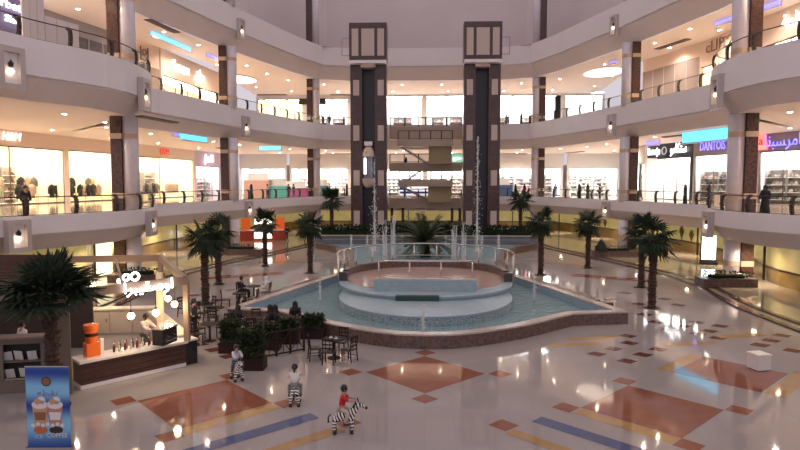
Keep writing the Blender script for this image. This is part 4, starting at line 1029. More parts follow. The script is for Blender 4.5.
# astride a ride-on toy, child proportions before scaling
RIDE = dict(STAND, pel=(0, 0, .62), spi=(0, -.02, .80), che=(0, -.05, .98), nec=(0, -.07, 1.10), hea=(0, -.10, 1.20), top=(0, -.11, 1.33), sL=(-.15, -.05, 1.03), eL=(-.19, -.24, .90), wL=(-.11, -.44, .88), sR=(.15, -.05, 1.03), eR=(.19, -.24, .90), wR=(.11, -.44, .88),
            hL=(-.10, 0, .58), kL=(-.24, -.24, .50), aL=(-.24, -.10, .17), tL=(-.25, -.24, .11), hR=(.10, 0, .58), kR=(.24, -.24, .50), aR=(.24, -.10, .17), tR=(.25, -.24, .11))
_cache = {}
def figure_meshes(key, J, fingers, headr):
    if key in _cache: return _cache[key]
    V = []; Ed = []; ix = {}
    def v(n, p, r, r2=None): ix[n] = len(V); V.append((*p, r, r2 or r)); return ix[n]
    def e(a, b): Ed.append((ix[a], ix[b]))
    v('pel', J['pel'], .13, .10); v('spi', J['spi'], .125, .09); v('che', J['che'], .145, .10); v('nec', J['nec'], .05); v('hea', J['hea'], headr*.86); v('top', J['top'], headr*.8)
    n_ = Vector(J['hea'])+Vector((0, -headr*.95, .02)); v('nose', tuple(n_), .016)
    for a, b in (('pel', 'spi'), ('spi', 'che'), ('che', 'nec'), ('nec', 'hea'), ('hea', 'top'), ('hea', 'nose')): e(a, b)
    for s in 'LR':
        v('s'+s, J['s'+s], .055); v('e'+s, J['e'+s], .042); v('w'+s, J['w'+s], .026)
        d = (Vector(J['w'+s])-Vector(J['e'+s])).normalized(); pl = Vector(J['w'+s])+d*.055; v('p'+s, tuple(pl), .032, .018)
        for a, b in (('che', 's'+s), ('s'+s, 'e'+s), ('e'+s, 'w'+s), ('w'+s, 'p'+s)): e(a, b)
        if fingers:
            side = d.cross(Vector((0, 0, 1))); side = side.normalized() if side.length > .2 else Vector((0, 1, 0)); dn = d.cross(side)
            for i, (o_, l) in enumerate(((-.03, .062), (-.01, .074), (.01, .07), (.03, .055))):
                q = pl+side*o_+d*.02; v('f%s%d' % (s, i), tuple(q+d*l*.5), .0085); v('g%s%d' % (s, i), tuple(q+d*l*.9+dn*.02), .0075); e('p'+s, 'f%s%d' % (s, i)); e('f%s%d' % (s, i), 'g%s%d' % (s, i))
            q = pl-side*.035; v('h'+s, tuple(q-side*.02+d*.02), .01); e('p'+s, 'h'+s)
        v('h_'+s, J['h'+s], .085); v('k'+s, J['k'+s], .058); v('a'+s, J['a'+s], .036); v('t'+s, J['t'+s], .035)
        for a, b in (('pel', 'h_'+s), ('h_'+s, 'k'+s), ('k'+s, 'a'+s), ('a'+s, 't'+s)): e(a, b)
    body = skin_mesh(V, Ed, 1)
    def sub(names, edges, grow):
        vs = []; m = {}
        for n in names: m[n] = len(vs); q = V[ix[n]]; vs.append((*q[:3], q[3]+grow, q[4]+grow))
        return skin_mesh(vs, [(m[a], m[b]) for a, b in edges], 1)
    W = [(V[ix['e'+s]], V[ix['w'+s]]) for s in 'LR']
    shirt = sub(['che', 'spi', 'pel', 'sL', 'eL', 'sR', 'eR'], [('che', 'spi'), ('spi', 'pel'), ('che', 'sL'), ('sL', 'eL'), ('che', 'sR'), ('sR', 'eR')], .03)
    longs = sub(['che', 'spi', 'pel', 'sL', 'eL', 'wL', 'sR', 'eR', 'wR'], [('che', 'spi'), ('spi', 'pel'), ('che', 'sL'), ('sL', 'eL'), ('eL', 'wL'), ('che', 'sR'), ('sR', 'eR'), ('eR', 'wR')], .03)
    trous = sub(['pel', 'h_L', 'kL', 'aL', 'h_R', 'kR', 'aR'], [('pel', 'h_L'), ('h_L', 'kL'), ('kL', 'aL'), ('pel', 'h_R'), ('h_R', 'kR'), ('kR', 'aR')], .014)
    _cache[key] = (body, shirt, longs, trous); return _cache[key]
def person(pose, loc, rz, label, shirt=None, long=False, trousers=None, hair=True, robe=None, veil=None, sc=1., fingers=False, headr=.105, key=None, ponytail=False, group=None, skirt=None):
    key = key or pose; J = dict(stand=STAND, walk=WALK, sit=SIT, reach=REACH, ride=RIDE)[pose]
    body, sh, ln, tr = figure_meshes((key, fingers, headr), J, fingers, headr)
    rt = empty('person', loc, rz, label, 'person', group); rt.scale = (sc,)*3
    mobj('body', body, M_skin, rt)
    hc = (Vector(J['hea'])+Vector(J['top']))/2
    if shirt: mobj('shirt', ln if long else sh, shirt, rt)
    if trousers: mobj('trousers', tr, trousers, rt)
    if robe:
        b = MB()
        if pose == 'sit': mobj('robe_top', ln, robe, rt); mobj('robe_skirt', tr, robe, rt)
        else:
            b.lathe([(.30, .03), (.27, .3), (.22, .75), (.19, 1.05), (.21, 1.25), (.20, 1.40), (.10, 1.47), (.06, 1.5)], (0, .02, 0), 14, sy=.72); b.build('robe', robe, rt, smooth=True)
            mobj('sleeves', ln, robe, rt)
    if veil:
        b = MB(); b.ball((hc.x, hc.y+.02, hc.z+.01), headr*1.18, 12, sz=1.25); b.lathe([(.2, -.22), (.13, -.1), (headr*1.0, 0)], (hc.x, hc.y+.03, hc.z), 12, caps=False); b.build('headscarf', veil, rt, smooth=True)
    elif hair:
        b = MB(); b.ball((hc.x, hc.y+.022, hc.z+.03), headr*1.08, 14, sz=1.08)
        if ponytail: b.tube([(hc.x, hc.y+.1, hc.z+.06), (hc.x, hc.y+.2, hc.z+.02), (hc.x, hc.y+.2, hc.z-.16)], [.05, .055, .02], 8)
        b.build('hair', M_hair, rt, smooth=True)
    if fingers:
        for s in (-1, 1): MB().ball((hc.x+s*.035, J['hea'][1]-headr*.86, hc.z-.005), .013, 6).build('eye', M_black, rt)
        MB().box((hc.x, J['hea'][1]-headr*.9, J['hea'][2]-.035), (.04, .012, .01)).build('mouth', mat('lips', (.3, .1, .09), .5), rt)
        for s in (-1, 1): MB().ball((hc.x+s*headr*.98, hc.y+.01, hc.z-.01), .022, 6).build('ear', M_skin, rt)
    for s in 'LR':
        a, t = J['a'+s], J['t'+s]; b = MB(); b.tube([(a[0], a[1]+.05, t[2]+.01), (a[0], a[1]-.02, t[2]+.01), (t[0], t[1]-.03, t[2])], [.045, .05, .035], 8); b.build('shoe', M_black, rt, smooth=True)
    return rt
C_ = lambda n, c: mat('cloth_'+n, c, .8)
white, grey, navy, red, beige = M_whitecloth, C_('grey', (.22, .21, .22)), C_('navy', (.05, .06, .10)), C_('red', (.50, .02, .025)), C_('beige', (.5, .38, .32))
jeans = C_('jeans', (.10, .12, .2))
# ------------------------------------------------------------------ ride-on zebras with children
def stripemat():
    m = mat('zebra_plush', (.8, .76, .74), .9); nt = m.node_tree; b = nt.nodes['Principled BSDF']
    tc = nt.nodes.new('ShaderNodeTexCoord'); sx = nt.nodes.new('ShaderNodeSeparateXYZ'); nt.links.new(tc.outputs['Object'], sx.inputs[0])
    gt = nt.nodes.new('ShaderNodeMath'); gt.operation = 'LESS_THAN'; gt.inputs[1].default_value = .36; nt.links.new(sx.outputs[2], gt.inputs[0])
    mx = nt.nodes.new('ShaderNodeMix'); mx.data_type = 'FLOAT'; nt.links.new(gt.outputs[0], mx.inputs[0])
    ad = nt.nodes.new('ShaderNodeMath'); ad.operation = 'ADD'; m3 = nt.nodes.new('ShaderNodeMath'); m3.operation = 'MULTIPLY'; m3.inputs[1].default_value = .35; nt.links.new(sx.outputs[2], m3.inputs[0])
    nt.links.new(sx.outputs[0], ad.inputs[0]); nt.links.new(m3.outputs[0], ad.inputs[1])
    nt.links.new(ad.outputs[0], mx.inputs[2]); nt.links.new(sx.outputs[2], mx.inputs[3])
    n = nt.nodes.new('ShaderNodeTexNoise'); n.inputs['Scale'].default_value = 4; nt.links.new(tc.outputs['Object'], n.inputs['Vector'])
    mm = nt.nodes.new('ShaderNodeMath'); mm.operation = 'MULTIPLY_ADD'; mm.inputs[1].default_value = .10; nt.links.new(n.outputs['Fac'], mm.inputs[0]); nt.links.new(mx.outputs[0], mm.inputs[2])
    sn = nt.nodes.new('ShaderNodeMath'); sn.operation = 'MULTIPLY'; sn.inputs[1].default_value = 74; nt.links.new(mm.outputs[0], sn.inputs[0])
    si = nt.nodes.new('ShaderNodeMath'); si.operation = 'SINE'; nt.links.new(sn.outputs[0], si.inputs[0])
    g = nt.nodes.new('ShaderNodeMath'); g.operation = 'GREATER_THAN'; g.inputs[1].default_value = -.05; nt.links.new(si.outputs[0], g.inputs[0])
    c = nt.nodes.new('ShaderNodeMix'); c.data_type = 'RGBA'; nt.links.new(g.outputs[0], c.inputs[0]); c.inputs[6].default_value = (.015, .012, .014, 1); c.inputs[7].default_value = (.8, .76, .74, 1)
    nt.links.new(c.outputs[2], b.inputs['Base Color']); return m
M_zeb = stripemat()
V = [(-.05, 0, .44, .13), (-.24, 0, .46, .13), (.16, 0, .45, .13), (.30, 0, .60, .085), (.38, 0, .76, .075), (.50, 0, .72, .06), (.58, 0, .66, .048)]
Ed = [(0, 1), (0, 2), (2, 3), (3, 4), (4, 5), (5, 6)]
for sx, x in ((-1, -.24), (1, .18)):
    for s in (-1, 1):
        i = len(V); V += [(x, s*.10, .36, .075), (x+(.05 if sx > 0 else -.04)*1, s*.12, .20, .052), (x+(.03 if sx > 0 else -.01), s*.13, .07, .045)]
        Ed += [(1 if sx < 0 else 2, i), (i, i+1), (i+1, i+2)]
zb = skin_mesh(V, Ed, 1)
def zebra(loc, rz, label, sc=1.):
    rt = empty('ride_on_zebra', loc, rz, label, 'ride-on toy', 'ride-on zebras'); rt.scale = (sc,)*3
    mobj('body', zb, M_zeb, rt)
    for sx, x in ((-1, -.25), (1, .21)):
        for s in (-1, 1): MB().lathe([(.055, 0), (.06, .03), (.05, .075)], (x, s*.13, 0), 10).build('hoof', M_black, rt)
    for s in (-1, 1): MB().lathe([(.035, 0), (.03, .05), (.003, .11)], (.37, s*.055, .82), 8).build('ear', M_zeb, rt)
    b = MB()
    for i in range(9):
        k = i/8; b.box((.22+.15*k, 0, .62+.24*k), (.035, .03, .09), mi=0)
    b.build('mane', M_black, rt); MB().ball((.61, 0, .65), .045, 10).build('muzzle', M_black, rt, smooth=True)
    MB().tube([(-.36, 0, .5), (-.43, 0, .42), (-.42, 0, .28)], [.02, .018, .03], 6).build('tail', M_black, rt)
    for s in (-1, 1): MB().ball((.46, s*.062, .77), .014, 6).build('eye', M_black, rt)
    MB().tube([(.3, -.16, .72), (.3, .16, .72)], .016, 6).build('handle', M_steel, rt)
    return rt
def rider(x, y, a, zl, pl, shirt, trousers, long=False, pony=False, sc=.92):
    # a: heading of the zebra (angle of +X)
    zebra((x, y, .006), a, zl, sc)
    k = .80*sc; dx = -.06*sc
    person('ride', (x+dx*math.cos(a), y+dx*math.sin(a), .585*sc-.62*k+.10), a+PI/2, pl, shirt=shirt, long=long, trousers=trousers, sc=k, fingers=True, headr=.115, ponytail=pony)
x, y = at(344, 432); rider(x, y, R(8), 'black and white plush ride-on zebra carrying the child in red', 'child in a red shirt riding a plush zebra', red, beige, sc=.97)
x, y = at(295, 404); rider(x, y, R(98), 'plush ride-on zebra seen from behind under the girl in white', 'girl with a dark ponytail and white shirt riding a plush zebra', white, grey, pony=True)
x, y = at(237, 380); rider(x, y, R(-55), 'plush ride-on zebra beside the hedge planter', 'child in a pale grey top riding a zebra by the hedge', C_('palegrey', (.5, .52, .58)), navy, long=True)

# ------------------------------------------------------------------ cafe tables and chairs
def make_chair(label):
    t = empty('cafe_chair', (0, 0, 0), 0, label, 'chair', 'dark wooden cafe chairs')
    for sx in (-1, 1):
        MB().tube([(sx*.19, -.19, 0), (sx*.19, -.19, .44)], .024, 6).build('leg', M_wood, t)
        MB().tube([(sx*.2, .24, 0), (sx*.19, .2, .45), (sx*.185, .25, .98)], .024, 6).build('leg', M_wood, t)
    MB().box((0, 0, .45), (.45, .44, .05)).build('seat', mat('seat_leather', (.05, .03, .025), .4), t)
    b = MB()
    for z in (.62, .76, .93): b.box((0, .215+(z-.45)*.09, z), (.38, .025, .07 if z > .9 else .05))
    for x in (-.08, .08): b.box((x, .235, .75), (.025, .02, .36))
    b.build('backrest', M_wood, t)
    b = MB(); b.tube([(-.19, -.19, .2), (-.19, .22, .2)], .012, 5); b.tube([(.19, -.19, .2), (.19, .22, .2)], .012, 5); b.build('stretcher', M_wood, t)
    return t
_ch = None
def chair(x, y, rz, label):
    global _ch
    if _ch is None: _ch = make_chair(label); _ch.location = (x, y, .003); _ch.rotation_euler = (0, 0, rz)
    else: dup(_ch, (x, y, .003), rz, label)
_tb = None
def table(x, y, label):
    global _tb
    if _tb is None:
        _tb = empty('cafe_table', (x, y, .003), 0, label, 'table', 'round cafe tables')
        MB().lathe([(.40, .72), (.41, .735), (.40, .75)], n=24).build('tabletop', M_wood, _tb); MB().lathe([(.05, .04), (.04, .72)], n=10).build('pedestal', M_wood, _tb); MB().lathe([(.26, 0), (.24, .03), (.06, .05)], n=16).build('base', M_wood, _tb)
    else: dup(_tb, (x, y, .003), 0, label)
def seatset(x, y, angs, where, r=.72, pref='dark wooden chair'):
    table(x, y, 'round dark cafe table, '+where)
    for a in angs:
        a = R(a); d = {0: 'right', 1: 'far', 2: 'left', 3: 'near'}[int(((a/(PI/2))+.5) // 1) % 4]
        chair(x+r*math.cos(a), y+r*math.sin(a), a-PI/2, 'dark wooden chair, %s side of the table %s' % (d, where))
T1 = at(334, 358); seatset(*T1, [200, 265, 330, 75], 'alone before the fountain wall')
T2 = at(240, 307); seatset(*T2, [0, 100, 200], 'left of the pool tip')
T3 = at(216, 323); seatset(*T3, [20, 170, 280], 'beside the nearest left palm')
T4 = at(254, 335); seatset(*T4, [10, 100, 175, 280], 'where the women in black sit')
T5 = at(210, 341); seatset(*T5, [60, 150, 240], 'nearest the kiosk corner')
T6 = at(292, 334); seatset(*T6, [0, 90, 190], 'tucked behind the lattice fence')
T7 = at(254, 299); seatset(*T7, [0, 180], 'of the two seated men')
T8 = at(196, 318); seatset(*T8, [45, 160], 'right of the glowing kiosk lamps')
# crockery on the front table
for i, (dx, dy) in enumerate(((-.12, .05), (.1, -.08))):
    c = empty('cup_and_saucer', (T1[0]+dx, T1[1]+dy, .7545), 0, 'white cup on saucer on the table alone before the fountain wall, %s' % ['left one', 'right one'][i], 'cup', 'cups on the cafe table')
    MB().lathe([(.02, .0), (.075, .012), (.075, .018), (.02, .012)], n=14, caps=False).build('saucer', M_whitecloth, c); MB().lathe([(.025, .012), (.04, .07), (.036, .07), (.02, .02)], n=12, caps=False).build('cup', M_whitecloth, c)
def sitter(T, a, label, **k):
    a = R(a); r = .74; person('sit', (T[0]+r*math.cos(a), T[1]+r*math.sin(a), -.02), a-PI/2, label, **k)
sitter(T7, 0, 'seated man in a white robe and head cloth at the table by the pool tip', robe=white, veil=white)
sitter(T7, 180, 'seated man in dark clothes facing the man in white', shirt=M_robe, long=True, trousers=M_robe)
sitter(T4, 175, 'seated woman in black on the left of the table behind the hedge', robe=M_robe, veil=M_robe)
sitter(T4, 10, 'seated woman in black on the right of the table behind the hedge', robe=M_robe, veil=M_robe)
sitter(T6, 90, 'seated person in black with their back to the pool', robe=M_robe, veil=M_robe)
sitter(T6, 190, 'seated person in black at the left of the table behind the fence', robe=M_robe, veil=M_robe)
# fence and hedges
a, c = Vector(at(262, 359)), Vector(at(304, 351)); u = c-a; w = u.length; rt = empty('lattice_fence', (a.x, a.y, .003), math.atan2(u.y, u.x), 'dark wooden cross lattice fence in front of the cafe seats', 'fence')
b = MB()
for k in range(4): MB().box((w*k/3, 0, .5), (.06, .06, 1.0)).build('post', M_wood, rt)
for z in (.08, .94): MB().box((w/2, 0, z), (w, .045, .05)).build('rail', M_wood, rt)
for k in range(3):
    x0, x1 = w*k/3, w*(k+1)/3
    b.tube([(x0, 0, .1), (x1, 0, .92)], .018, 5); b.tube([(x0, 0, .92), (x1, 0, .1)], .018, 5); b.tube([((x0+x1)/2, 0, .1), ((x0+x1)/2, 0, .92)], .014, 5)
b.build('lattice', M_wood, rt)
M_hedge = mat('cafe_hedge', (.055, .07, .035), .8, spec=.1, noise=.6, nscale=5)
x, y = at(249, 371); planter(x, y+.3, 1.0, .6, .38, .98, 'tall bushy hedge in a dark box beside the third zebra', m=M_wood, n=1700, leaf=.12, name='hedge_planter', group=None, lm=M_hedge)
x, y = at(233, 352); planter(x-.1, y, .8, .5, .35, .85, 'bushy hedge in a dark box left of the lattice fence', m=M_wood, n=1200, leaf=.12, name='hedge_planter', lm=M_hedge)
for i, (px, py, wd) in enumerate(((268, 349, 1.0), (288, 343, .9), (313, 338, 1.0))):
    x, y = at(px, py); planter(x, y, wd, .45, .35, .62, 'low bushy plants in a dark box behind the lattice fence, %s' % ['left box', 'middle box', 'right box by the pool'][i], m=M_wood, n=900, leaf=.12, name='hedge_planter', lm=M_hedge)

# ------------------------------------------------------------------ cafe kiosk
A0, B0 = Vector((-10.95, 18.6)), Vector((-8.6, 21.25)); u = (B0-A0); wl = u.length; ak = math.atan2(u.y, u.x)
kc = empty('kiosk_counter', (A0.x, A0.y, .003), ak, 'dark reddish wooden cafe counter with white top and pale foot strip', 'counter')
b = MB(); b.box((wl/2, .35, .5), (wl, .66, .72)); b.build('body', M_woodred, kc)
b = MB()
for z in (.3, .5, .68): b.box((wl/2, -.01, z), (wl+.04, .04, .06))
b.build('trim_boards', mat('counter_dark_boards', (.05, .018, .014), .4), kc)
MB().box((wl/2, .33, .9), (wl+.1, .85, .08)).build('worktop', mat('kiosk_white_top', (.75, .70, .66), .25), kc); MB().box((wl/2, .33, .08), (wl+.02, .6, .15)).build('foot_strip', M_white, kc)
MB().box((wl+.25, .5, .43), (.5, .75, .86)).build('end_block', M_black, kc); MB().box((wl+.25, .5, .89), (.56, .8, .06)).build('end_top', mat('kiosk_white_top', (.75, .70, .66), .25), kc)
Cc, Dd = Vector((-11.9, 26.2)), Vector((-15.6, 25.6))
def lowwall(P, Q, h, name, label, m, doors=0, d=.5):
    v = Q-P; l = v.length; t = empty(name, (P.x, P.y, .003), math.atan2(v.y, v.x), label, 'counter')
    MB().box((l/2, 0, h/2), (l, d, h)).build('body', m, t); MB().box((l/2, 0, h+.03), (l+.08, d+.1, .06)).build('worktop', mat('kiosk_cream_top', (.75, .66, .52), .3), t)
    for k in range(doors):
        dr = MB().box((l*(k+.5)/doors, -d/2-.012, h*.5), (l/doors-.06, .02, h*.86)).build('door', mat('cream_door', (.62, .52, .42), .5), t); MB().box((l*(k+.85)/doors, -d/2-.035, h*.6), (.02, .03, .14)).build('handle', M_steel, dr)
    return t
lowwall(Dd, Cc, 1.08, 'back_counter', 'cream cupboard counter along the back of the kiosk', mat('kiosk_cream', (.5, .42, .34), .5), 4)
lowwall(Vector((-8.95, 21.75)), Cc+Vector((.1, -.4)), 1.0, 'side_counter', 'narrow lit side counter running from the kiosk corner to the back', mat('kiosk_cream', (.5, .42, .34), .5), 0, .45)
# panel on the left of the kiosk
P, Q = Vector((-13.9, 17.75)), Vector((-11.35, 18.35)); v = Q-P; l = v.length
t = empty('kiosk_partition', (P.x, P.y, .003), math.atan2(v.y, v.x), 'taupe kiosk partition with open magazine niches at the lower left', 'partition')
M_taupe = mat('taupe_board', (.17, .125, .10), .6)
b = MB(); b.box((l/2, .3, 1.66), (l, .08, .2)); b.box((l/2, .3, .2), (l, .08, .4)); b.box((l*.86, .3, .98), (l*.28, .08, 1.2)); b.box((.35, .3, .98), (.9, .08, 1.2)); b.build('front_board', M_taupe, t)
MB().box((l*.45, .62, .98), (l*.62, .04, 1.2)).build('niche_back', mat('niche_dark', (.03, .022, .02), .7), t); MB().box((l*.45, .46, .98), (l*.55, .3, .03)).build('niche_shelf', M_taupe, t)
MB().box((l/2, .32, 1.79), (l+.05, .5, .06)).build('ledge', mat('ledge_brown', (.25, .17, .14), .5), t)
for i, (fx, z, tl) in enumerate(((.33, 1.1, .2), (.45, 1.12, -.2), (.35, .55, .1), (.5, .56, -.15), (.6, 1.1, .1))):
    q = loc_in((P.x, P.y), math.atan2(v.y, v.x), l*fx, .45)
    o = MB().box((0, 0, 0), (.26, .02, .32), rz=tl).build('magazine', mat('paper_white', (.7, .68, .68), .6)); o.location = (q[0], q[1], z+.04); o.rotation_euler = (.35, 0, math.atan2(v.y, v.x)); tag(o, 'white printed magazine propped in the open niche of the taupe partition', 'magazine', 'magazines in the kiosk niche')
q = MB(); pi_ = empty('kiosk_pillar', (-11.3, 18.3, .003), ak*.6, 'broad taupe pillar between the partition and the wooden counter', 'pillar'); MB().box((0, 0, 1.6), (.42, .3, 3.2)).build('shaft', M_taupe, pi_)
t = empty('kiosk_back_panel', (-15.6, 23.4, .003), .1, 'dark brown panel wall behind the man in the white T-shirt', 'partition')
MB().box((0, 0, 1.15), (4.6, .1, 2.3)).build('board', mat('dark_brown_panel', (.05, .03, .025), .6), t); MB().box((0, 0, 2.33), (4.7, .14, .06)).build('top_trim', M_taupe, t)
# canopy frame
M_beam = mat('kiosk_beam', (.27, .18, .13), .5)
cf = empty('kiosk_canopy', (-12, 21, 3.2), 0, 'open brown beam canopy over the cafe kiosk with a slatted roof on its left', 'canopy')
def beam(P, Q, s=.28, nm='beam', m=None, zz=0):
    P, Q = Vector((*P, zz)), Vector((*Q, zz)); v = Q-P; b = MB(); b.box(((P.x+Q.x)/2+12, (P.y+Q.y)/2-21, zz), (v.length+s*.5, s*.6, s), rz=math.atan2(v.y, v.x)); b.build(nm, m or M_beam, cf)
C1k, C2k, C3k, C4k, C5k = (-8.4, 20.85), (-12.1, 27.2), (-16.2, 26.3), (-10.35, 18.6), (-13.9, 17.2)
beam(C1k, C2k); beam(C2k, C3k); beam(C1k, C4k); beam(C4k, C5k); beam((-12.0, 17.7), C3k, .2)
beam((-10.1, 19.8), (-13.7, 26.3), .12, 'cross_beam'); 
for p in (C2k, C3k): MB().box((p[0]+12, p[1]-21, -1.6), (.18, .18, 3.2)).build('post', M_beam, cf)
MB().box((C1k[0]+12-.12, C1k[1]-21+.35, -1.13), (.18, .18, 2.2)).build('post', M_beam, cf)
MB().box((-10.1+12-.0, 22.6-21, -1.6+.5), (.2, .2, 2.2)).build('lit_post', mat('post_lit_tone', (.7, .58, .4), .5), cf)  # yellow lamp light on this post is put into its colour
b = MB()
for i in range(27):
    y = 17.6+i*.34; x1 = -12.1-(y-17.7)*.46; b.box(((x1-20.5)/2+12, y-21, .17), (abs(-20.5-x1), .17, .04))
b.build('roof_slats', mat('roof_slat', (.06, .026, .022), .8, spec=.1), cf)
# sign letters
SGm = glow('kiosk_sign_white', (1, 1, 1), 4.5)
mid = at(154, 288, 3.2); ks = empty('kiosk_sign', (-9.35+.12, 19.72-.12, 3.2), ak, 'glowing white Arabic lettering with a double ring emblem on the kiosk front beam', 'sign')
text_obj('\ufe8d\ufeae\ufe92\ufef4\ufed8\ufebb\ufeed\ufe8d', .5, SGm, ks, (.12, 0, -.02), ext=.02, width=1.62, name='lettering')
for k, x in enumerate((-.62, -.34)):
    r = .095+.03*k; MB().tube([(x+r*math.cos(2*PI*i/18), 0, .36+r*math.sin(2*PI*i/18)) for i in range(18)], .035, 6, closed=True).build('ring', SGm, ks)
# globe lamps
M_globe = glow('globe_lamp', (1, .72, .38), 7.)
for i, (px, py, lb) in enumerate([(131, 316, 'leftmost over the wooden counter'), (156, 312.5, 'over the barista'), (174.5, 304, 'lowest of the three by the corner post'), (168, 298.5, 'middle of the three by the corner post'), (162, 294, 'highest of the three by the corner post'), (119.5, 281, 'far back left under the rear beam'), (93, 285, 'behind the large palm')]):
    z = 2.35 if i < 3 else 2.3; x, y = at(px, py, z); t = empty('globe_pendant_lamp', (x, y, z), 0, 'glowing globe pendant lamp of the kiosk, %s' % lb, 'pendant lamp', 'kiosk globe lamps')
    MB().ball((0, 0, 0), .115, 14).build('globe', M_globe, t, smooth=True); MB().tube([(0, 0, .11), (0, 0, 3.2-z)], .01, 5).build('cord', M_black, t); MB().lathe([(.04, .1), (.04, .17), (.012, .19)], n=10).build('cap', M_black, t)
    l = bpy.data.lights.new('globe_light', 'POINT'); l.energy = 28; l.color = (1, .72, .42); l.shadow_soft_size = .12; lo = bpy.data.objects.new('bulb', l); COL.objects.link(lo); lo.parent = t; lo.location = (0, 0, -.14)
# things on the counter
def onc(lx, ly): return loc_in((A0.x, A0.y), ak, lx, ly)
q = onc(.5, .42); t = empty('juice_dispenser', (q[0], q[1], .944), ak, 'orange drinks dispenser at the left end of the counter', 'juice dispenser'); t.scale = (1.15, 1.15, 1.1)
M_or = mat('orange_plastic', (.85, .16, .02), .35); MB().box((0, 0, .2), (.36, .32, .4)).build('body', M_or, t); MB().lathe([(.15, .4), (.17, .62), (.16, .62)], n=18, caps=False).build('tank', M_or, t); MB().lathe([(.175, .70), (.175, .78), (.2, .86), (.2, .95), (.02, .96)], n=18, caps=False).build('lid', M_or, t); MB().lathe([(.172, .6), (.172, .71)], n=18).build('dark_band', M_black, t); MB().box((.24, -.1, .25), (.1, .05, .5), rz=.2).build('cup_stack', M_whitecloth, t)
q = onc(3.05, .95); q = at(165, 343, 1.06); t = empty('espresso_machine', (q[0], q[1], 1.065), ak+.5, 'black espresso machine with cups on top at the kiosk corner', 'coffee machine')
MB().box((0, 0, .27), (.78, .42, .54)).build('body', M_black, t); MB().box((0, -.02, .56), (.84, .46, .04)).build('cup_tray', M_steel, t); MB().box((0, -.25, .14), (.6, .1, .04)).build('drip_tray', M_steel, t)
for s in (-1, 1): MB().tube([(s*.18, -.2, .3), (s*.18, -.36, .28)], .02, 6).build('portafilter', M_dark, t)
for i in range(4):
    c = loc_in((t.location.x, t.location.y), ak+.5, -.24+.16*i, .0); o = MB().lathe([(.03, 0), (.042, .16), (.036, .16), (.025, .01)], n=12, caps=False).build('paper_cup_stack', M_whitecloth); o.location = (c[0], c[1], 1.648); tag(o, 'white paper cups stacked on top of the black espresso machine', 'cup', 'cup stacks on the espresso machine')
bp = None; bcols = [(.08, .02, .015), (.25, .10, .04), (.5, .42, .3), (.04, .05, .03)]
for i in range(16):
    q = onc(1.15+.1*i+random.uniform(-.02, .02), .32+.16*(i % 2)); m_ = mat('syrup%d' % (i % 4), bcols[i % 4], .15)
    t = empty('syrup_bottle', (q[0], q[1], .945), 0, 'syrup bottle in the double row standing on the white kiosk worktop', 'bottle', 'syrup bottles on the kiosk counter')
    MB().lathe([(.033, 0), (.036, .02), (.036, .17), (.014, .22), (.014, .27)], n=10).build('glass', m_, t, smooth=True); MB().lathe([(.017, .27), (.017, .30), (.004, .33)], n=8).build('pump_cap', M_black if i % 2 else M_whitecloth, t)
q = at(146, 358); person('reach', (q[0], q[1], .003), 1.3, 'barista with dark hair in a pale shirt and jeans working behind the counter', shirt=C_('pale_shirt', (.62, .54, .5)), long=True, trousers=jeans, fingers=True, sc=.98)
x, y = at(174, 340, .3); person('stand', (x+.35, y+1.3, .003), 2.2, 'person in black standing at the side of the kiosk behind the espresso machine', shirt=M_robe, long=True, trousers=M_robe, fingers=True)
q = at(24, 369); person('stand', (q[0], q[1], .003), 2.6, 'man in a white T-shirt seen from behind inside the kiosk, far left', shirt=white, trousers=navy, fingers=True)
# ------------------------------------------------------------------ roll-up banner
x, y = at(50, 449.5)
bn = empty('rollup_banner', (x, y, .003), .05, 'blue roll-up advertising banner with two iced coffee cups, lower left corner', 'banner')
wB, hB = 1.06, 2.02
def bm_():
    m = mat('banner_blue', (.03, .12, .42), .5); nt = m.node_tree; b = nt.nodes['Principled BSDF']; tc = nt.nodes.new('ShaderNodeTexCoord'); wv = nt.nodes.new('ShaderNodeTexWave'); wv.wave_type = 'BANDS'; wv.bands_direction = 'Z'
    wv.inputs['Scale'].default_value = .32; wv.inputs['Distortion'].default_value = 7; wv.inputs['Detail'].default_value = 1; wv.inputs['Detail Scale'].default_value = .7; r = nt.nodes.new('ShaderNodeValToRGB'); r.color_ramp.elements[0].color = (.015, .05, .28, 1); r.color_ramp.elements[1].color = (.22, .5, .75, 1); r.color_ramp.elements[1].position = .9
    nt.links.new(tc.outputs['Object'], wv.inputs['Vector']); nt.links.new(wv.outputs['Fac'], r.inputs['Fac']); nt.links.new(r.outputs['Color'], b.inputs['Base Color']); return m
MB().box((0, 0, hB/2+.06), (wB, .02, hB)).build('panel', bm_(), bn); MB().box((0, .02, .04), (wB+.06, .2, .08)).build('base', M_steel, bn); MB().box((0, .01, hB+.07), (wB+.02, .04, .04)).build('top_bar', M_steel, bn); MB().tube([(0, .04, .08), (0, .04, hB+.05)], .012, 6).build('support_pole', M_steel, bn)
b = MB(); yf = -.013
def disc(cx, cz, r, mi, y_=yf, n=20, sz=1): b.face([(cx+r*math.cos(2*PI*i/n), y_, cz+r*sz*math.sin(2*PI*i/n)) for i in range(n)], mi)
disc(-.02, 1.72, .12, 0); disc(-.02, 1.72, .095, 1, yf-.002)
for k, (cx, m1) in enumerate(((-.2, 2), (.17, 3))):
    b.face([(cx-.15, yf, .62), (cx+.15, yf, .62), (cx+.19, yf, 1.12), (cx-.19, yf, 1.12)], m1); b.face([(cx-.12, yf-.002, .75), (cx+.12, yf-.002, .75), (cx+.15, yf-.002, .95), (cx-.15, yf-.002, .95)], 1 if k == 0 else 4)
    disc(cx, 1.14, .2, 4, yf-.003, sz=.55); disc(cx+.04, 1.25, .1, 4, yf-.003); disc(cx-.06, 1.22, .08, 2, yf-.004)
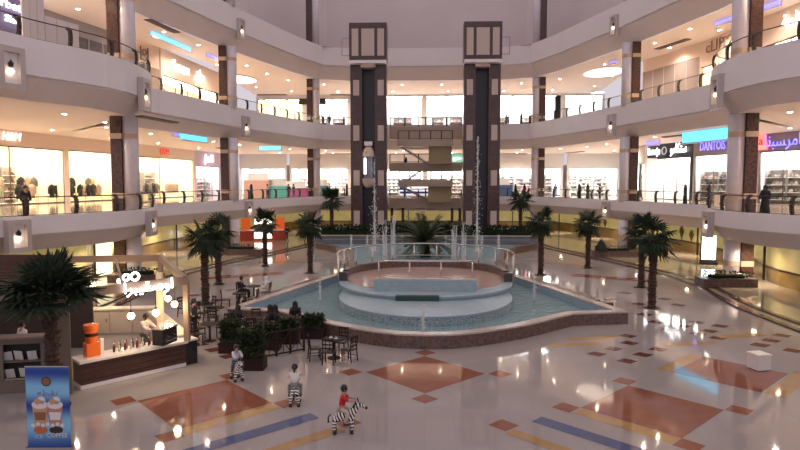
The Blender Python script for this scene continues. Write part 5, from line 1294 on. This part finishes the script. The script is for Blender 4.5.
disc(-.2, .5, .17, 5, yf-.004, sz=.6); disc(.18, .5, .17, 0, yf-.004, sz=.55)
for i in range(7): disc(-.38+.12*i, .62+.03*(i % 2), .05, 4, yf-.005)
b.build('printed_artwork', [mat('pr_dark', (.04, .02, .015), .5), mat('pr_brown', (.25, .11, .05), .5), mat('pr_tan', (.55, .3, .17), .5), mat('pr_rose', (.45, .22, .18), .5), mat('pr_white', (.72, .66, .66), .5), mat('pr_orange', (.5, .14, .05), .5)], bn)
text_obj('\ufeea\ufec4\ufed8\ufee7', .2, mat('pr_violet', (.25, .15, .4), .5), bn, (0, -.016, 1.43), ext=.002, name='heading', width=.5); text_obj('ICE', .13, mat('pr_pale', (.5, .6, .75), .5), bn, (-.25, -.018, .33), ext=.002, name='small_word'); text_obj('COFFEE', .16, mat('pr_white', (.72, .66, .66), .5), bn, (.2, -.018, .36), ext=.002, name='large_word', width=.5)

# ------------------------------------------------------------------ people elsewhere
x, y = at(287, 242); person('walk', (x, y, .165), R(60), 'person in dark clothes walking on the far left of the ground floor', shirt=M_robe, long=True, trousers=M_robe)
def gal(px, d, z, pose, label, rz=None, **k):
    p = hit(offset(E, d), px); person(pose, (p[0], p[1], z), rz if rz is not None else random.uniform(0, 6.28), label, **k)
R_ = dict(robe=M_robe, veil=M_robe); Wt = dict(robe=white, veil=white); Dk = dict(shirt=M_robe, long=True, trousers=M_robe); Ws = dict(shirt=white, trousers=navy); Bg = dict(shirt=navy, trousers=jeans)
for px, d, kw, pose, lb in [
    (26.5, 1.0, Dk, 'stand', 'person in dark clothes at the first gallery railing before the pale red sign'),
    (252, 1.2, R_, 'walk', 'woman in black robe at the first gallery railing, just right of the middle left column'),
    (268, 3, Ws, 'stand', 'person in white top left of the far left corner column, nearest the robed woman'), (281, 4, Dk, 'stand', 'person in dark clothes on the left gallery among the far shoppers'),
    (289, 2, Dk, 'walk', 'dark dressed person with bent arm left of the far left corner column'), (294, 2.4, Bg, 'stand', 'person in navy beside the far left corner column'),
    (330, 4, Dk, 'stand', 'dark dressed shopper right of the far left corner column'), (347, 2, R_, 'stand', 'woman in black beside the left elevator tower'), (339, 6, Wt, 'stand', 'man in white robe near the left elevator tower'),
    (515, 2, R_, 'stand', 'woman in black behind the far right palm, left one'), (524, 2, R_, 'stand', 'woman in black behind the far right palm, right one'), (555, 3, Bg, 'stand', 'person in navy right of the far right corner column'),
    (568, 5, Wt, 'stand', 'man in white robe by the teal lettered shop'), (579, 1.5, R_, 'stand', 'woman in black robe at the railing, left one of the pair'), (587, 1.6, R_, 'stand', 'woman in black robe at the railing, right one of the pair'), (599, 1.5, Dk, 'stand', 'dark dressed person next to the man in white at the right railing'), (605.5, 1.7, Wt, 'stand', 'man in white robe at the right railing left of the middle column'),
    (684, 1.3, R_, 'stand', 'woman in black robe at the railing under the black shop sign'), (708, 1.2, R_, 'stand', 'woman in black robe left of the near right column'), (764, 1.2, R_, 'stand', 'woman in black robe right of the near right column'), (752, 4.2, Ws, 'stand', 'child sized person in white top beside the near right column')]:
    gal(px, d, F1, pose, lb, **kw)
for px, d, kw, pose, lb in [(296, 5, dict(shirt=beige, long=True, trousers=C_('brown', (.15, .08, .06))), 'walk', 'person in brown walking on the second gallery beside the far left column'), (330, 3, Dk, 'stand', 'dark dressed person on the second gallery right of the far left column'), (505, 3, Bg, 'stand', 'person in navy on the second gallery right of the towers'), (520, 3, R_, 'stand', 'woman in black on the second gallery beside the far right column'), (563, 2, Wt, 'stand', 'person in white on the second gallery right of the far right column')]:
    gal(px, d, F2, pose, lb, **kw)
x, z = zx(406, 171); person('stand', (x, 77.6, z), 1.2, 'woman in black robe standing on the middle landing of the central staircase', **R_)
# small coloured kiosks on the first gallery, far left
for i, (px, c, w, h) in enumerate(((276, (.15, .6, .55), 3.0, 1.5), (295, (.6, .15, .35), 3.4, 1.2), (258, (.65, .4, .35), 3.2, 2.2), (320, (.1, .45, .4), 2.4, 1.5), (502, (.1, .2, .4), 2.6, 1.6))):
    p = hit(offset(E, 3.4 + (2 if px < 265 else 0)), px); nm = ['turquoise', 'magenta', 'tall salmon', 'teal', 'navy'][i]
    t = empty('gallery_stall', (p[0], p[1], F1), 0, '%s sales stall standing on the first gallery' % nm, 'stall')
    MB().box((0, 0, h/2), (w, 1.2, h)).build('body', mat('stall_'+nm, c, .5), t); MB().box((0, 0, h+.04), (w+.1, 1.3, .08)).build('worktop', M_shopwhite, t)
    MB().box((0, .4, h+.5), (w*.8, .1, .8)).build('back_board', M_shopwhite, t)

# ------------------------------------------------------------------ camera, world, view
cam = bpy.data.cameras.new('camera'); co = bpy.data.objects.new('camera', cam); COL.objects.link(co)
cam.sensor_width = 36; cam.lens = 36*F/800; cam.clip_end = 400; cam.clip_start = .1
co.location = (0, 0, CZ); co.rotation_euler = (PI/2-PIT, 0, YAW); SC.camera = co
w = bpy.data.worlds.new('world'); SC.world = w; w.use_nodes = True
w.node_tree.nodes['Background'].inputs[0].default_value = (.97, .87, .95, 1); w.node_tree.nodes['Background'].inputs[1].default_value = .42
SC.view_settings.view_transform = 'Standard'; SC.view_settings.look = 'None'; SC.view_settings.gamma = 1; SC.view_settings.use_curve_mapping = False
SC.view_settings.exposure = 0.78
SC.cycles.use_denoising = True; SC.cycles.max_bounces = 8; SC.cycles.diffuse_bounces = 3; SC.cycles.sample_clamp_indirect = 6; SC.cycles.use_light_tree = True
